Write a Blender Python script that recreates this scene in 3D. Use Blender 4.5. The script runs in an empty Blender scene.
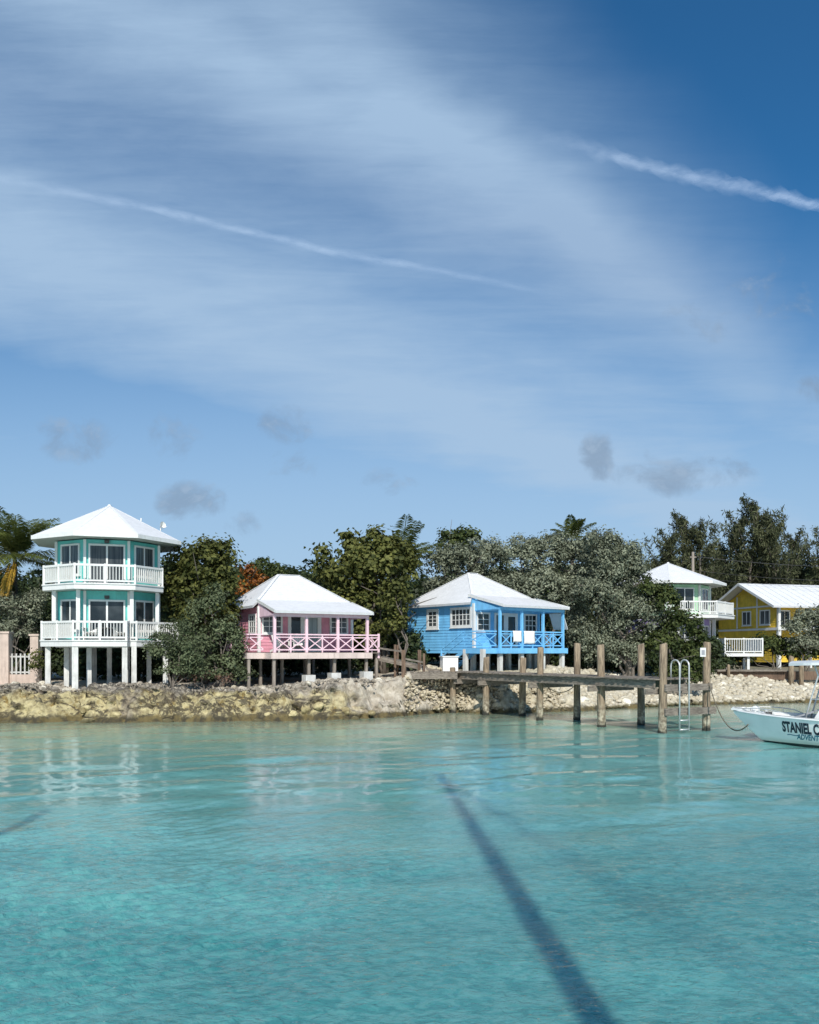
import bpy, bmesh, math, random
import numpy as np
from mathutils import Vector, Matrix

random.seed(7)
RNG = np.random.default_rng(11)
D = bpy.data
SC = bpy.context.scene
COL = SC.collection
PI = math.pi
CAM_H, FPX, HX, HY = 3.25, 820.0, 409.5, 650.0


def W(px, py, Y):
    """world point at depth Y on the camera ray through image pixel px, py"""
    return Vector(((px - HX) * Y / FPX, Y, CAM_H - (py - HY) * Y / FPX))


# ------------------------------------------------------------------ scene-graph helpers
def tag(o, label=None, cat=None, group=None, kind=None):
    if label: o['label'] = label
    if cat: o['category'] = cat
    if group: o['group'] = group
    if kind: o['kind'] = kind
    return o


def thing(name, label, cat, loc=(0, 0, 0), rotz=0.0, group=None):
    o = D.objects.new(name, None)
    o.empty_display_size = 0.3
    COL.objects.link(o)
    o.location = loc
    o.rotation_euler = (0, 0, rotz)
    return tag(o, label, cat, group)


def link_mesh(name, me, mat=None, parent=None):
    o = D.objects.new(name, me)
    COL.objects.link(o)
    if mat is not None and len(me.materials) == 0:
        me.materials.append(mat)
    if parent is not None:
        o.parent = parent
    return o


def copy_tree(o, parent=None):
    c = o.copy()
    COL.objects.link(c)
    if parent is not None:
        c.parent = parent
    for ch in list(o.children):
        copy_tree(ch, c)
    return c


class MB:
    def __init__(self):
        self.v = []; self.f = []; self.m = []; self.smooth = []

    def add(self, vs, fs, mi=0, smooth=False):
        b = len(self.v)
        self.v += [tuple(v) for v in vs]
        for f in fs:
            self.f.append([b + i for i in f]); self.m.append(mi); self.smooth.append(smooth)
        return self

    def hexa(self, o, a, b, c, mi=0):
        o, a, b, c = Vector(o), Vector(a), Vector(b), Vector(c)
        vs = [o, o + a, o + a + b, o + b, o + c, o + a + c, o + a + b + c, o + b + c]
        fs = [(0, 3, 2, 1), (4, 5, 6, 7), (0, 1, 5, 4), (1, 2, 6, 5), (2, 3, 7, 6), (3, 0, 4, 7)]
        if a.cross(b).dot(c) < 0:
            fs = [tuple(reversed(f)) for f in fs]
        return self.add(vs, fs, mi)

    def box(self, x0, x1, y0, y1, z0, z1, mi=0):
        return self.hexa((x0, y0, z0), (x1 - x0, 0, 0), (0, y1 - y0, 0), (0, 0, z1 - z0), mi)

    def bar(self, p0, p1, w, h, mi=0, up=(0, 0, 1)):
        p0, p1 = Vector(p0), Vector(p1)
        d = p1 - p0
        u = Vector(up)
        s = d.cross(u)
        if s.length < 1e-5:
            s = d.cross(Vector((1, 0, 0)))
        s.normalize()
        t = s.cross(d).normalized()
        return self.hexa(p0 - s * w / 2 - t * h / 2, d, s * w, t * h, mi)

    def tube(self, pts, rad, n=8, cap=True, mi=0, smooth=True):
        pts = [Vector(p) for p in pts]
        if not hasattr(rad, '__len__'):
            rad = [rad] * len(pts)
        vs = []; fs = []
        ref = None
        for i, p in enumerate(pts):
            d = (pts[min(i + 1, len(pts) - 1)] - pts[max(i - 1, 0)]).normalized()
            if ref is None:
                ref = d.orthogonal().normalized()
            s = (ref - d * ref.dot(d))
            s = s.normalized() if s.length > 1e-6 else d.orthogonal().normalized()
            ref = s
            t = d.cross(s)
            for k in range(n):
                a = 2 * PI * k / n
                vs.append(p + (s * math.cos(a) + t * math.sin(a)) * rad[i])
        for i in range(len(pts) - 1):
            for k in range(n):
                k2 = (k + 1) % n
                fs.append((i * n + k, i * n + k2, (i + 1) * n + k2, (i + 1) * n + k))
        self.add(vs, fs, mi, smooth)
        if cap:
            b = len(self.v) - len(vs)
            self.f.append([b + k for k in reversed(range(n))]); self.m.append(mi); self.smooth.append(False)
            e = b + (len(pts) - 1) * n
            self.f.append([e + k for k in range(n)]); self.m.append(mi); self.smooth.append(False)
        return self

    def prism(self, poly, z0, z1, mi=0):
        n = len(poly)
        vs = [(p[0], p[1], z0) for p in poly] + [(p[0], p[1], z1) for p in poly]
        fs = [tuple(reversed(range(n))), tuple(range(n, 2 * n))]
        fs += [(i, (i + 1) % n, n + (i + 1) % n, n + i) for i in range(n)]
        return self.add(vs, fs, mi)

    def shell(self, verts, faces, t, mi=0):
        """a sheet of faces given a thickness t downwards"""
        n = len(verts)
        vs = [Vector(v) for v in verts] + [Vector(v) - Vector((0, 0, t)) for v in verts]
        fs = [tuple(f) for f in faces] + [tuple(n + i for i in reversed(f)) for f in faces]
        ed = {}
        for f in faces:
            for i in range(len(f)):
                a, b = f[i], f[(i + 1) % len(f)]
                ed[(a, b)] = ed.get((a, b), 0) + 1
        for (a, b) in ed:
            if (b, a) not in ed:
                fs.append((b, a, n + a, n + b))
        return self.add(vs, fs, mi)

    def build(self, name, mat=None, parent=None):
        me = D.meshes.new(name)
        me.from_pydata(self.v, [], self.f)
        mats = mat if isinstance(mat, (list, tuple)) else [mat]
        for m in mats:
            if m is not None:
                me.materials.append(m)
        me.polygons.foreach_set('material_index', self.m)
        me.polygons.foreach_set('use_smooth', self.smooth)
        me.validate()
        me.update()
        return link_mesh(name, me, None, parent)


# ------------------------------------------------------------------ numpy noise
def _hash(ix, iy, iz, seed):
    h = (ix * 374761393 + iy * 668265263 + iz * 2147483647 + seed * 974634777) & 0xFFFFFFFF
    h = ((h ^ (h >> 13)) * 1274126177) & 0xFFFFFFFF
    h = (h ^ (h >> 16)) & 0xFFFFFFFF
    return h / 4294967295.0


def vnoise(x, y, z, seed=0):
    x = np.asarray(x, float); y = np.asarray(y, float); z = np.asarray(z, float)
    x, y, z = np.broadcast_arrays(x, y, z)
    ix, iy, iz = np.floor(x).astype(np.int64), np.floor(y).astype(np.int64), np.floor(z).astype(np.int64)
    fx, fy, fz = x - ix, y - iy, z - iz
    fx = fx * fx * (3 - 2 * fx); fy = fy * fy * (3 - 2 * fy); fz = fz * fz * (3 - 2 * fz)
    r = 0
    for dx in (0, 1):
        for dy in (0, 1):
            for dz in (0, 1):
                w = (fx if dx else 1 - fx) * (fy if dy else 1 - fy) * (fz if dz else 1 - fz)
                r = r + w * _hash(ix + dx, iy + dy, iz + dz, seed)
    return r * 2 - 1


def fbm(x, y, z, oct=4, seed=0, gain=0.5):
    r = 0; a = 1.0; f = 1.0; t = 0
    for i in range(oct):
        r = r + a * vnoise(np.asarray(x) * f, np.asarray(y) * f, np.asarray(z) * f, seed + i * 17)
        t += a; a *= gain; f *= 2.03
    return r / t


def sstep(a, b, x):
    t = np.clip((x - a) / (b - a), 0, 1)
    return t * t * (3 - 2 * t)


# ------------------------------------------------------------------ node helpers
class NT:
    """tiny expression layer over a node tree"""
    def __init__(self, tree):
        self.t = tree; self.n = tree.nodes; self.l = tree.links

    def node(self, typ, **kw):
        nd = self.n.new(typ)
        for k, v in kw.items():
            setattr(nd, k, v)
        return nd

    def put(self, sock, val):
        if isinstance(val, E): self.l.new(val.s, sock)
        elif isinstance(val, bpy.types.NodeSocket): self.l.new(val, sock)
        elif val is not None:
            if isinstance(val, (tuple, list)) and len(val) == 3 and sock.type == 'RGBA': val = (*val, 1)
            sock.default_value = val

    def math(self, op, a, b=None, c=None, clamp=False):
        nd = self.node('ShaderNodeMath', operation=op, use_clamp=clamp)
        for i, v in enumerate((a, b, c)):
            if v is not None: self.put(nd.inputs[i], v)
        return E(self, nd.outputs[0])

    def noise(self, vec, scale, detail=4, rough=0.55, dist=0.0, color=False):
        nd = self.node('ShaderNodeTexNoise')
        self.put(nd.inputs['Vector'], vec)
        nd.inputs['Scale'].default_value = scale
        nd.inputs['Detail'].default_value = detail
        nd.inputs['Roughness'].default_value = rough
        nd.inputs['Distortion'].default_value = dist
        return E(self, nd.outputs['Color' if color else 'Fac'])

    def vor(self, vec, scale, feature='F1', out='Distance'):
        nd = self.node('ShaderNodeTexVoronoi', feature=feature)
        self.put(nd.inputs['Vector'], vec)
        nd.inputs['Scale'].default_value = scale
        return E(self, nd.outputs[out])

    def smooth(self, x, a, b, lo=0.0, hi=1.0):
        nd = self.node('ShaderNodeMapRange', interpolation_type='SMOOTHSTEP')
        self.put(nd.inputs['Value'], x)
        for i, v in zip(('From Min', 'From Max', 'To Min', 'To Max'), (a, b, lo, hi)):
            nd.inputs[i].default_value = v
        return E(self, nd.outputs[0])

    def mix(self, fac, a, b, blend='MIX'):
        nd = self.node('ShaderNodeMix', data_type='RGBA', blend_type=blend)
        nd.clamp_factor = True
        self.put(nd.inputs[0], fac)
        self.put(nd.inputs[6], a if not (isinstance(a, tuple) and len(a) == 3) else (*a, 1))
        self.put(nd.inputs[7], b if not (isinstance(b, tuple) and len(b) == 3) else (*b, 1))
        return E(self, nd.outputs[2])

    def sep(self, vec):
        nd = self.node('ShaderNodeSeparateXYZ'); self.put(nd.inputs[0], vec)
        return [E(self, o) for o in nd.outputs]

    def comb(self, x, y, z):
        nd = self.node('ShaderNodeCombineXYZ')
        for i, v in enumerate((x, y, z)): self.put(nd.inputs[i], v)
        return E(self, nd.outputs[0])

    def mapping(self, vec, scale=(1, 1, 1), rot=(0, 0, 0), loc=(0, 0, 0)):
        nd = self.node('ShaderNodeMapping')
        self.put(nd.inputs['Vector'], vec)
        nd.inputs['Scale'].default_value = scale
        nd.inputs['Rotation'].default_value = rot
        nd.inputs['Location'].default_value = loc
        return E(self, nd.outputs[0])

    def bump(self, h, dist, strength=1.0, normal=None):
        nd = self.node('ShaderNodeBump')
        self.put(nd.inputs['Height'], h)
        nd.inputs['Distance'].default_value = dist
        self.put(nd.inputs['Strength'], strength)
        if normal is not None: self.put(nd.inputs['Normal'], normal)
        return E(self, nd.outputs[0])


class E:
    def __init__(self, nt, s): self.nt = nt; self.s = s
    def __add__(self, o): return self.nt.math('ADD', self, o)
    __radd__ = __add__
    def __mul__(self, o): return self.nt.math('MULTIPLY', self, o)
    __rmul__ = __mul__
    def __sub__(self, o): return self.nt.math('SUBTRACT', self, o)
    def __rsub__(self, o): return self.nt.math('SUBTRACT', o, self)
    def __truediv__(self, o): return self.nt.math('DIVIDE', self, o)


def new_mat(name):
    m = D.materials.new(name)
    m.use_nodes = True
    nt = NT(m.node_tree)
    bsdf = m.node_tree.nodes['Principled BSDF']
    geo = nt.node('ShaderNodeNewGeometry')
    tc = nt.node('ShaderNodeTexCoord')
    return m, nt, bsdf, E(nt, geo.outputs['Position']), E(nt, tc.outputs['Object'])


def paint(name, rgb, rough=0.55, var=0.14, grime=(0.30, 0.28, 0.24), g=0.25, scale=1.5, bump=0.0):
    """weathered paint or any plain solid: tone drift, streaks and stains"""
    m, nt, b, pos, ob = new_mat(name)
    n1 = nt.noise(ob, scale, 5, 0.6)
    n2 = nt.noise(nt.mapping(ob, (6, 6, 0.6)), 1.3, 6, 0.68)
    lo = tuple(c * (1 - var) for c in rgb); hi = tuple(min(1, c * (1 + var * 0.6)) for c in rgb)
    c = nt.mix(nt.smooth(n1, 0.3, 0.7), lo, hi)
    st = nt.smooth(n2, 0.50, 0.72, 0, g)
    c = nt.mix(st, c, grime)
    nt.put(b.inputs['Base Color'], c)
    b.inputs['Roughness'].default_value = rough
    if bump:
        nt.put(b.inputs['Normal'], nt.bump(nt.noise(ob, 30, 3), bump))
    return m


def wood(name, a, bcol, rough=0.85, wet=None, grain=(12, 12, 1.2)):
    m, nt, b, pos, ob = new_mat(name)
    n1 = nt.noise(nt.mapping(ob, grain), 1.6, 6, 0.65)
    n2 = nt.noise(ob, 0.9, 4)
    c = nt.mix(nt.smooth(n1, 0.3, 0.7), a, bcol)
    c = nt.mix(nt.smooth(n2, 0.45, 0.75, 0, 0.55), c, tuple(x * 0.5 for x in a))
    if wet:
        z = nt.sep(pos)[2]
        zn = z + nt.noise(pos, 3.0, 4) * 0.7
        c = nt.mix(nt.smooth(zn, 1.5, 0.75), c, nt.mix(nt.smooth(nt.noise(pos, 7, 4), 0.4, 0.65), (0.16, 0.13, 0.09), wet))
        c = nt.mix(nt.smooth(zn, 0.62, 0.42), c, (0.03, 0.03, 0.022))
    nt.put(b.inputs['Base Color'], c)
    b.inputs['Roughness'].default_value = rough
    nt.put(b.inputs['Normal'], nt.bump(n1, 0.02, 0.8))
    return m


def leafmat(name, dark, light, trans=0.25, rough=0.5, spec=0.35):
    m, nt, b, pos, ob = new_mat(name)
    at = nt.node('ShaderNodeAttribute', attribute_name='shade')
    s = E(nt, at.outputs['Fac'])
    c = nt.mix(s, dark, light)
    c = nt.mix(nt.smooth(nt.noise(pos, 0.6, 3), 0.35, 0.7, 0, 0.45), c, tuple(x * 0.55 for x in dark))
    nt.put(b.inputs['Base Color'], c)
    b.inputs['Roughness'].default_value = rough
    b.inputs['Specular IOR Level'].default_value = spec
    tr = nt.node('ShaderNodeBsdfTranslucent')
    nt.put(tr.inputs['Color'], nt.mix(0.5, c, light))
    mx = nt.node('ShaderNodeMixShader')
    mx.inputs[0].default_value = trans
    out = m.node_tree.nodes['Material Output']
    nt.l.new(b.outputs[0], mx.inputs[1]); nt.l.new(tr.outputs[0], mx.inputs[2])
    nt.l.new(mx.outputs[0], out.inputs['Surface'])
    return m


M = {}
M['white'] = paint('white_paint', (0.70, 0.70, 0.675), 0.5, 0.06, (0.42, 0.38, 0.30), 0.30)
M['white_clean'] = paint('gelcoat_white', (0.72, 0.73, 0.72), 0.25, 0.04, (0.5, 0.5, 0.46), 0.12)
M['chairwhite'] = paint('chair_white', (0.76, 0.74, 0.70), 0.6, 0.1, (0.3, 0.26, 0.2), 0.3)
M['turq'] = paint('turquoise_paint', (0.115, 0.50, 0.46), 0.55, 0.14, (0.10, 0.28, 0.26), 0.35)
M['turq_trim'] = paint('pale_aqua_paint', (0.55, 0.75, 0.72), 0.55, 0.1)
M['pink'] = paint('pink_paint', (0.68, 0.29, 0.37), 0.6, 0.16, (0.35, 0.16, 0.17), 0.4)
M['pinktrim'] = paint('pale_pink_paint', (0.80, 0.56, 0.62), 0.6, 0.1, (0.4, 0.25, 0.25), 0.35)
M['cream'] = paint('cream_fascia_paint', (0.66, 0.54, 0.49), 0.7, 0.14, (0.3, 0.24, 0.2), 0.5)
M['blue'] = paint('blue_paint', (0.17, 0.49, 0.80), 0.55, 0.13, (0.10, 0.20, 0.36), 0.35)
M['bluetrim'] = paint('bright_blue_paint', (0.18, 0.50, 0.80), 0.55, 0.12, (0.08, 0.18, 0.36), 0.35)
M['yellow'] = paint('yellow_paint', (0.74, 0.50, 0.05), 0.6, 0.2, (0.22, 0.15, 0.03), 0.5)
M['green'] = paint('mint_paint', (0.36, 0.58, 0.38), 0.6, 0.12, (0.2, 0.3, 0.2), 0.3)
M['purple'] = paint('lilac_paint', (0.34, 0.25, 0.50), 0.6, 0.12, (0.18, 0.14, 0.28), 0.3)
M['concrete'] = paint('concrete_grey', (0.46, 0.45, 0.41), 0.85, 0.25, (0.20, 0.18, 0.15), 0.6, 2.5)
M['pierwhite'] = paint('stained_white_concrete', (0.62, 0.62, 0.59), 0.8, 0.18, (0.25, 0.23, 0.19), 0.6, 2.0)
M['stucco'] = paint('pink_stucco', (0.54, 0.43, 0.36), 0.9, 0.15, (0.28, 0.22, 0.18), 0.5, 2.0)
M['darkmetal'] = paint('dark_metal', (0.05, 0.05, 0.05), 0.5)
M['greyvinyl'] = paint('grey_vinyl', (0.30, 0.31, 0.33), 0.5, 0.06)
M['towel'] = paint('towel_white', (0.80, 0.78, 0.74), 0.95, 0.06, (0.5, 0.48, 0.44), 0.2)
M['softgrey'] = paint('soffit_grey', (0.50, 0.49, 0.46), 0.8, 0.1)
M['bark'] = wood('bark', (0.10, 0.085, 0.07), (0.20, 0.17, 0.14))
M['greywood'] = wood('weathered_deck_wood', (0.115, 0.095, 0.075), (0.285, 0.245, 0.20), grain=(3, 3, 12))
M['post'] = wood('piling_wood', (0.11, 0.08, 0.052), (0.37, 0.285, 0.19), wet=(0.42, 0.38, 0.28))
M['stile'] = wood('stilt_wood', (0.20, 0.17, 0.14), (0.36, 0.31, 0.26))
M['brownwood'] = wood('brown_timber', (0.085, 0.055, 0.038), (0.20, 0.13, 0.085))
M['rope'] = paint('rope_fibre', (0.14, 0.12, 0.085), 0.9)


def mat_glass():
    m, nt, b, pos, ob = new_mat('window_glass')
    n = nt.noise(ob, 0.8, 2)
    oi = nt.node('ShaderNodeObjectInfo')
    c = nt.mix(nt.smooth(n, 0.35, 0.65), (0.012, 0.018, 0.022), (0.055, 0.065, 0.07))
    fold = nt.noise(nt.mapping(ob, (8, 8, 0.25)), 1.6, 2)
    c = nt.mix(nt.smooth(E(nt, oi.outputs['Random']), 0.45, 0.55, 0, 0.55), c, nt.mix(nt.smooth(fold, 0.4, 0.6), (0.04, 0.045, 0.05), (0.17, 0.18, 0.18)))
    nt.put(b.inputs['Base Color'], c)
    b.inputs['Roughness'].default_value = 0.06
    nt.put(b.inputs['Normal'], nt.bump(nt.noise(ob, 1.2, 2), 0.03, 0.4))
    return m


M['glass'] = mat_glass()


def mat_curtain():
    m, nt, b, pos, ob = new_mat('curtained_glass')
    n = nt.noise(nt.mapping(ob, (9, 9, 0.3)), 1.5, 2)
    nt.put(b.inputs['Base Color'], nt.mix(nt.smooth(n, 0.35, 0.65), (0.16, 0.20, 0.21), (0.30, 0.35, 0.35)))
    b.inputs['Roughness'].default_value = 0.1
    return m


M['curtain'] = mat_curtain()


def mat_roof():
    m, nt, b, pos, ob = new_mat('white_shingle_roof')
    z = nt.sep(ob)[2]
    course = nt.math('FRACT', z * 9.0)
    n = nt.noise(ob, 1.1, 5, 0.6)
    n2 = nt.noise(ob, 14, 3)
    c = nt.mix(nt.smooth(nt.noise(nt.mapping(ob, (5, 5, 1.0)), 0.8, 5, 0.65) + n * 0.4, 0.5, 0.9), (0.68, 0.685, 0.695), (0.61, 0.615, 0.625))
    c = nt.mix(nt.smooth(n2, 0.6, 0.8, 0, 0.25), c, (0.45, 0.45, 0.44))
    nt.put(b.inputs['Base Color'], c)
    b.inputs['Roughness'].default_value = 0.7
    nt.put(b.inputs['Normal'], nt.bump(course, 0.03, 0.8))
    return m


M['roof'] = mat_roof()


def mat_steel():
    m, nt, b, pos, ob = new_mat('stainless_tube')
    nt.put(b.inputs['Base Color'], nt.mix(nt.noise(ob, 4, 3), (0.50, 0.51, 0.50), (0.66, 0.67, 0.66)))
    b.inputs['Metallic'].default_value = 0.35
    b.inputs['Roughness'].default_value = 0.35
    return m


M['steel'] = mat_steel()


def mat_rock():
    m, nt, b, pos, ob = new_mat('limestone_shore')
    x, y, z = nt.sep(pos)
    n1 = nt.noise(pos, 0.7, 6, 0.6)
    n2 = nt.noise(pos, 3.2, 6, 0.65)
    n3 = nt.noise(pos, 1.7, 4, 0.6, 0.6)
    # dry grey top, algae-yellow face, wet brown foot; cream rubble towards the east
    grey = nt.mix(nt.smooth(n2, 0.34, 0.66), (0.17, 0.145, 0.115), (0.45, 0.40, 0.32))
    cream = nt.mix(nt.smooth(n2, 0.3, 0.7), (0.36, 0.31, 0.21), (0.66, 0.58, 0.41))
    yel = nt.mix(nt.smooth(n2, 0.33, 0.6), (0.29, 0.235, 0.115), (0.55, 0.475, 0.26))
    yel = nt.mix(nt.smooth(n3, 0.55, 0.66, 0, 0.8), yel, (0.22, 0.14, 0.025))
    yel = nt.mix(nt.smooth(nt.noise(pos, 1.1, 5, 0.7), 0.53, 0.66, 0, 0.7), yel, (0.09, 0.075, 0.055))
    yel = nt.mix(nt.smooth(nt.noise(pos, 0.33, 4, 0.6), 0.55, 0.66), yel, nt.mix(nt.smooth(n2, 0.36, 0.62), (0.085, 0.07, 0.055), (0.33, 0.28, 0.20)))
    crk = nt.math('ABSOLUTE', nt.noise(nt.mapping(pos, (0.7, 1.0, 1.4)), 0.55, 9, 0.68, 0.3) - 0.5)
    yel = nt.mix(nt.smooth(crk, 0.045, 0.010, 0, 0.85), yel, (0.05, 0.04, 0.028))
    crk2 = nt.math('ABSOLUTE', nt.noise(nt.mapping(pos, (1.0, 1.0, 1.7)), 1.9, 8, 0.7, 0.3) - 0.5)
    grey = nt.mix(nt.smooth(crk2, 0.07, 0.015, 0, 0.8), grey, (0.045, 0.04, 0.036))
    zz = z + (n1 - 0.5) * 1.1
    west = nt.mix(nt.smooth(zz, 1.10, 1.45), yel, grey)
    sand = nt.mix(nt.smooth(n2, 0.3, 0.7), (0.34, 0.29, 0.22), (0.60, 0.54, 0.44))
    west = nt.mix(nt.smooth(y + n1 * 2.0, 39.5, 41.0), west, sand)
    xe = x + (n1 - 0.5) * 4.0
    c = nt.mix(nt.smooth(xe, 0.5, 4.5), west, cream)
    c = nt.mix(nt.smooth(xe, 6.0, 12.0, 0, 0.6), c, (0.66, 0.62, 0.52))
    c = nt.mix(nt.smooth(y + n1 * 3, 54.0, 58.0, 0, 0.8), c, (0.10, 0.09, 0.05))
    wet = z + (n2 - 0.5) * 0.35
    c = nt.mix(nt.smooth(wet, 0.40, 0.14), c, nt.mix(nt.smooth(n3, 0.4, 0.6), (0.05, 0.042, 0.024), (0.15, 0.115, 0.045)))
    nt.put(b.inputs['Base Color'], c)
    b.inputs['Roughness'].default_value = 0.9
    h = nt.noise(pos, 5.0, 8, 0.7)
    nt.put(b.inputs['Normal'], nt.bump(h, 0.16, 0.9))
    return m


M['rock'] = mat_rock()


def mat_stone(name, lo, hi):
    m, nt, b, pos, ob = new_mat(name)
    oi = nt.node('ShaderNodeObjectInfo')
    rnd = E(nt, oi.outputs['Random'])
    n2 = nt.noise(pos, 4.0, 5, 0.65)
    c = nt.mix(nt.smooth(n2 + (rnd - 0.5) * 0.3, 0.3, 0.7), lo, hi)
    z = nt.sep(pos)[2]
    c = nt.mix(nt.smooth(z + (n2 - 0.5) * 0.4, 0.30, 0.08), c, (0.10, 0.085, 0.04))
    nt.put(b.inputs['Base Color'], c)
    b.inputs['Roughness'].default_value = 0.9
    nt.put(b.inputs['Normal'], nt.bump(nt.noise(pos, 9, 5, 0.7), 0.06, 0.8))
    return m


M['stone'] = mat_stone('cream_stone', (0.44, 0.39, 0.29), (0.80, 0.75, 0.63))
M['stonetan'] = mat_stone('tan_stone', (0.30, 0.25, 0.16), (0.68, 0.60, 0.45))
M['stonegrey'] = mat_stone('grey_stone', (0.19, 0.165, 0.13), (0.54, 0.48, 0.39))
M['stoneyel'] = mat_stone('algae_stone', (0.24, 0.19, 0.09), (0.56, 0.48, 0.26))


def mat_water():
    m, nt, b, pos, ob = new_mat('shallow_sea_water')
    x, y, z = nt.sep(pos)
    n1 = nt.noise(pos, 0.12, 4, 0.55)
    n2 = nt.noise(nt.mapping(pos, (0.35, 1, 1)), 0.35, 4, 0.6)
    shore = y - nt.smooth(x, -6, 26) * 14.0
    a = shore + (n1 - 0.5) * 7.0 + (n2 - 0.5) * 3.0
    deep = nt.mix(nt.smooth(n2, 0.35, 0.68), (0.044, 0.212, 0.215), (0.092, 0.325, 0.318))
    mid = nt.mix(nt.smooth(n2, 0.35, 0.68), (0.110, 0.325, 0.315), (0.150, 0.390, 0.370))
    c = nt.mix(nt.smooth(a, 7, 15), deep, mid)
    c = nt.mix(nt.smooth(a, 20, 31), c, nt.mix(nt.smooth(n2, 0.35, 0.65), (0.16, 0.33, 0.235), (0.21, 0.385, 0.285)))
    c = nt.mix(nt.smooth(a, 31.5, 36.5), c, (0.20, 0.24, 0.15))
    mott = nt.noise(nt.mapping(pos, (0.8, 1.3, 1), (0, 0, 0.3)), 5.5, 5, 0.65, 0.8)  # sand and weed mottle; also paints ripple sparkle into the water colour
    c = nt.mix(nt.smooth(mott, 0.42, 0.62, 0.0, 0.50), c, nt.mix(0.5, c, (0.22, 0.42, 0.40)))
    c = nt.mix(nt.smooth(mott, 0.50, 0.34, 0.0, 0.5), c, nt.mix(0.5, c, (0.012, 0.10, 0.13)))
    # upwelling light from the sandy bottom, partly scattered sideways in the water
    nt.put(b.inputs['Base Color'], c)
    b.inputs['Roughness'].default_value = 1.0
    b.inputs['Specular IOR Level'].default_value = 0.0
    b.subsurface_method = 'BURLEY'
    b.inputs['Subsurface Weight'].default_value = 0.50
    b.inputs['Subsurface Radius'].default_value = (0.35, 0.9, 1.0)
    b.inputs['Subsurface Scale'].default_value = 0.9
    # the waves themselves are modelled; this only adds the finest wrinkles
    p1 = nt.mapping(pos, (0.8, 1.3, 1), (0, 0, math.radians(18)))
    fine = nt.noise(p1, 10.0, 3, 0.6, 0.8)
    nt.put(b.inputs['Normal'], nt.bump(fine, 0.07, nt.smooth(y, 24, 10)))
    gb = nt.node('ShaderNodeBsdfGlossy')
    nt.put(gb.inputs['Roughness'], nt.smooth(y, 10, 34, 0.05, 0.20))
    gb.inputs['Color'].default_value = (1, 1, 1, 1)
    gn = nt.bump(fine, 0.022, nt.smooth(y, 20, 9))
    nt.put(gb.inputs['Normal'], gn)
    fr = nt.node('ShaderNodeFresnel'); fr.inputs['IOR'].default_value = 1.33
    nt.put(fr.inputs['Normal'], gn)
    mx = nt.node('ShaderNodeMixShader')
    nt.l.new(fr.outputs[0], mx.inputs[0]); nt.l.new(b.outputs[0], mx.inputs[1]); nt.l.new(gb.outputs[0], mx.inputs[2])
    nt.l.new(mx.outputs[0], m.node_tree.nodes['Material Output'].inputs['Surface'])
    return m


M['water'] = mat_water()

M['seagrape'] = leafmat('sea_grape_leaf', (0.040, 0.052, 0.016), (0.20, 0.205, 0.058), 0.28, 0.6, 0.15)
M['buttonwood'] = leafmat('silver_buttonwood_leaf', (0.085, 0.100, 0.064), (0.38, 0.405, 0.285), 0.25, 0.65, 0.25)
M['buttonwood_dark'] = leafmat('dark_green_buttonwood_leaf', (0.045, 0.064, 0.028), (0.205, 0.24, 0.13), 0.25, 0.65, 0.2)  # darker green buttonwood variant, the leaf's own tone
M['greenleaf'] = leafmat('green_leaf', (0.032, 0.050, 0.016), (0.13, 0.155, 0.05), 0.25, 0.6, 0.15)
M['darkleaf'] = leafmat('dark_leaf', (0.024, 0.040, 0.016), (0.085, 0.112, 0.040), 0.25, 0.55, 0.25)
M['casuarina'] = leafmat('casuarina_needles', (0.036, 0.044, 0.022), (0.17, 0.18, 0.09), 0.2, 0.7, 0.15)
M['croton'] = leafmat('orange_red_leaf', (0.16, 0.05, 0.012), (0.52, 0.20, 0.03), 0.25)
M['palm'] = leafmat('palm_leaflet', (0.045, 0.068, 0.016), (0.20, 0.22, 0.055), 0.4, 0.5, 0.3)
M['palmdead'] = leafmat('yellow_palm_leaflet', (0.22, 0.13, 0.02), (0.60, 0.38, 0.05), 0.3)
M['dryleaf'] = leafmat('reddish_dry_leaf', (0.075, 0.04, 0.03), (0.22, 0.13, 0.09), 0.2)

# ------------------------------------------------------------------ terrain
SX = [-3000, -60, -18, -9, -5, -2, -0.5, 1.0, 2.2, 3.8, 5.6, 7.7, 11.5, 17.2, 25.5, 60, 3000]
SY = [37, 37, 36.8, 37.2, 38.0, 38.7, 39.8, 41.9, 42.5, 41.9, 42.2, 43.2, 45.5, 48.7, 51, 56, 56]
TX = [-3000, -8, -4, -1, 1.5, 8, 14, 25, 3000]
TZ = [1.45, 1.45, 1.55, 1.85, 2.08, 2.05, 1.5, 1.45, 1.45]
DX = [-3000, -6, -1, 2, 6, 10, 3000]
DW = [0.85, 0.95, 1.5, 1.5, 2.0, 4.2, 4.6]


def ground_z(x, y):
    x = np.asarray(x, float); y = np.asarray(y, float)
    s = y - np.interp(x, SX, SY)
    T = np.interp(x, TX, TZ); w = np.interp(x, DX, DW)
    z = np.where(s < 0, np.maximum(s * 0.35, -2.0), (T + 0.16 * np.sin(x * 0.9 + 1.3 * np.sin(x * 0.37)) * np.clip(1 - (s - 2) / 4, 0, 1)) * np.clip(s / w, 0, 1) ** 0.8)
    return z + np.clip((s - 6) / 25, 0, 1) * 0.6


def gz(x, y): return float(ground_z(x, y))


def axis(lo, hi, fine_lo, fine_hi, step, far):
    a = list(np.arange(fine_lo, fine_hi + 1e-6, step))
    g = step; p = fine_hi
    while p < hi:
        g *= 1.35; p += g; a.append(min(p, hi))
    g = step; p = fine_lo
    while p > lo:
        g *= 1.35; p -= g; a.insert(0, max(p, lo))
    return np.array(a)


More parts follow.
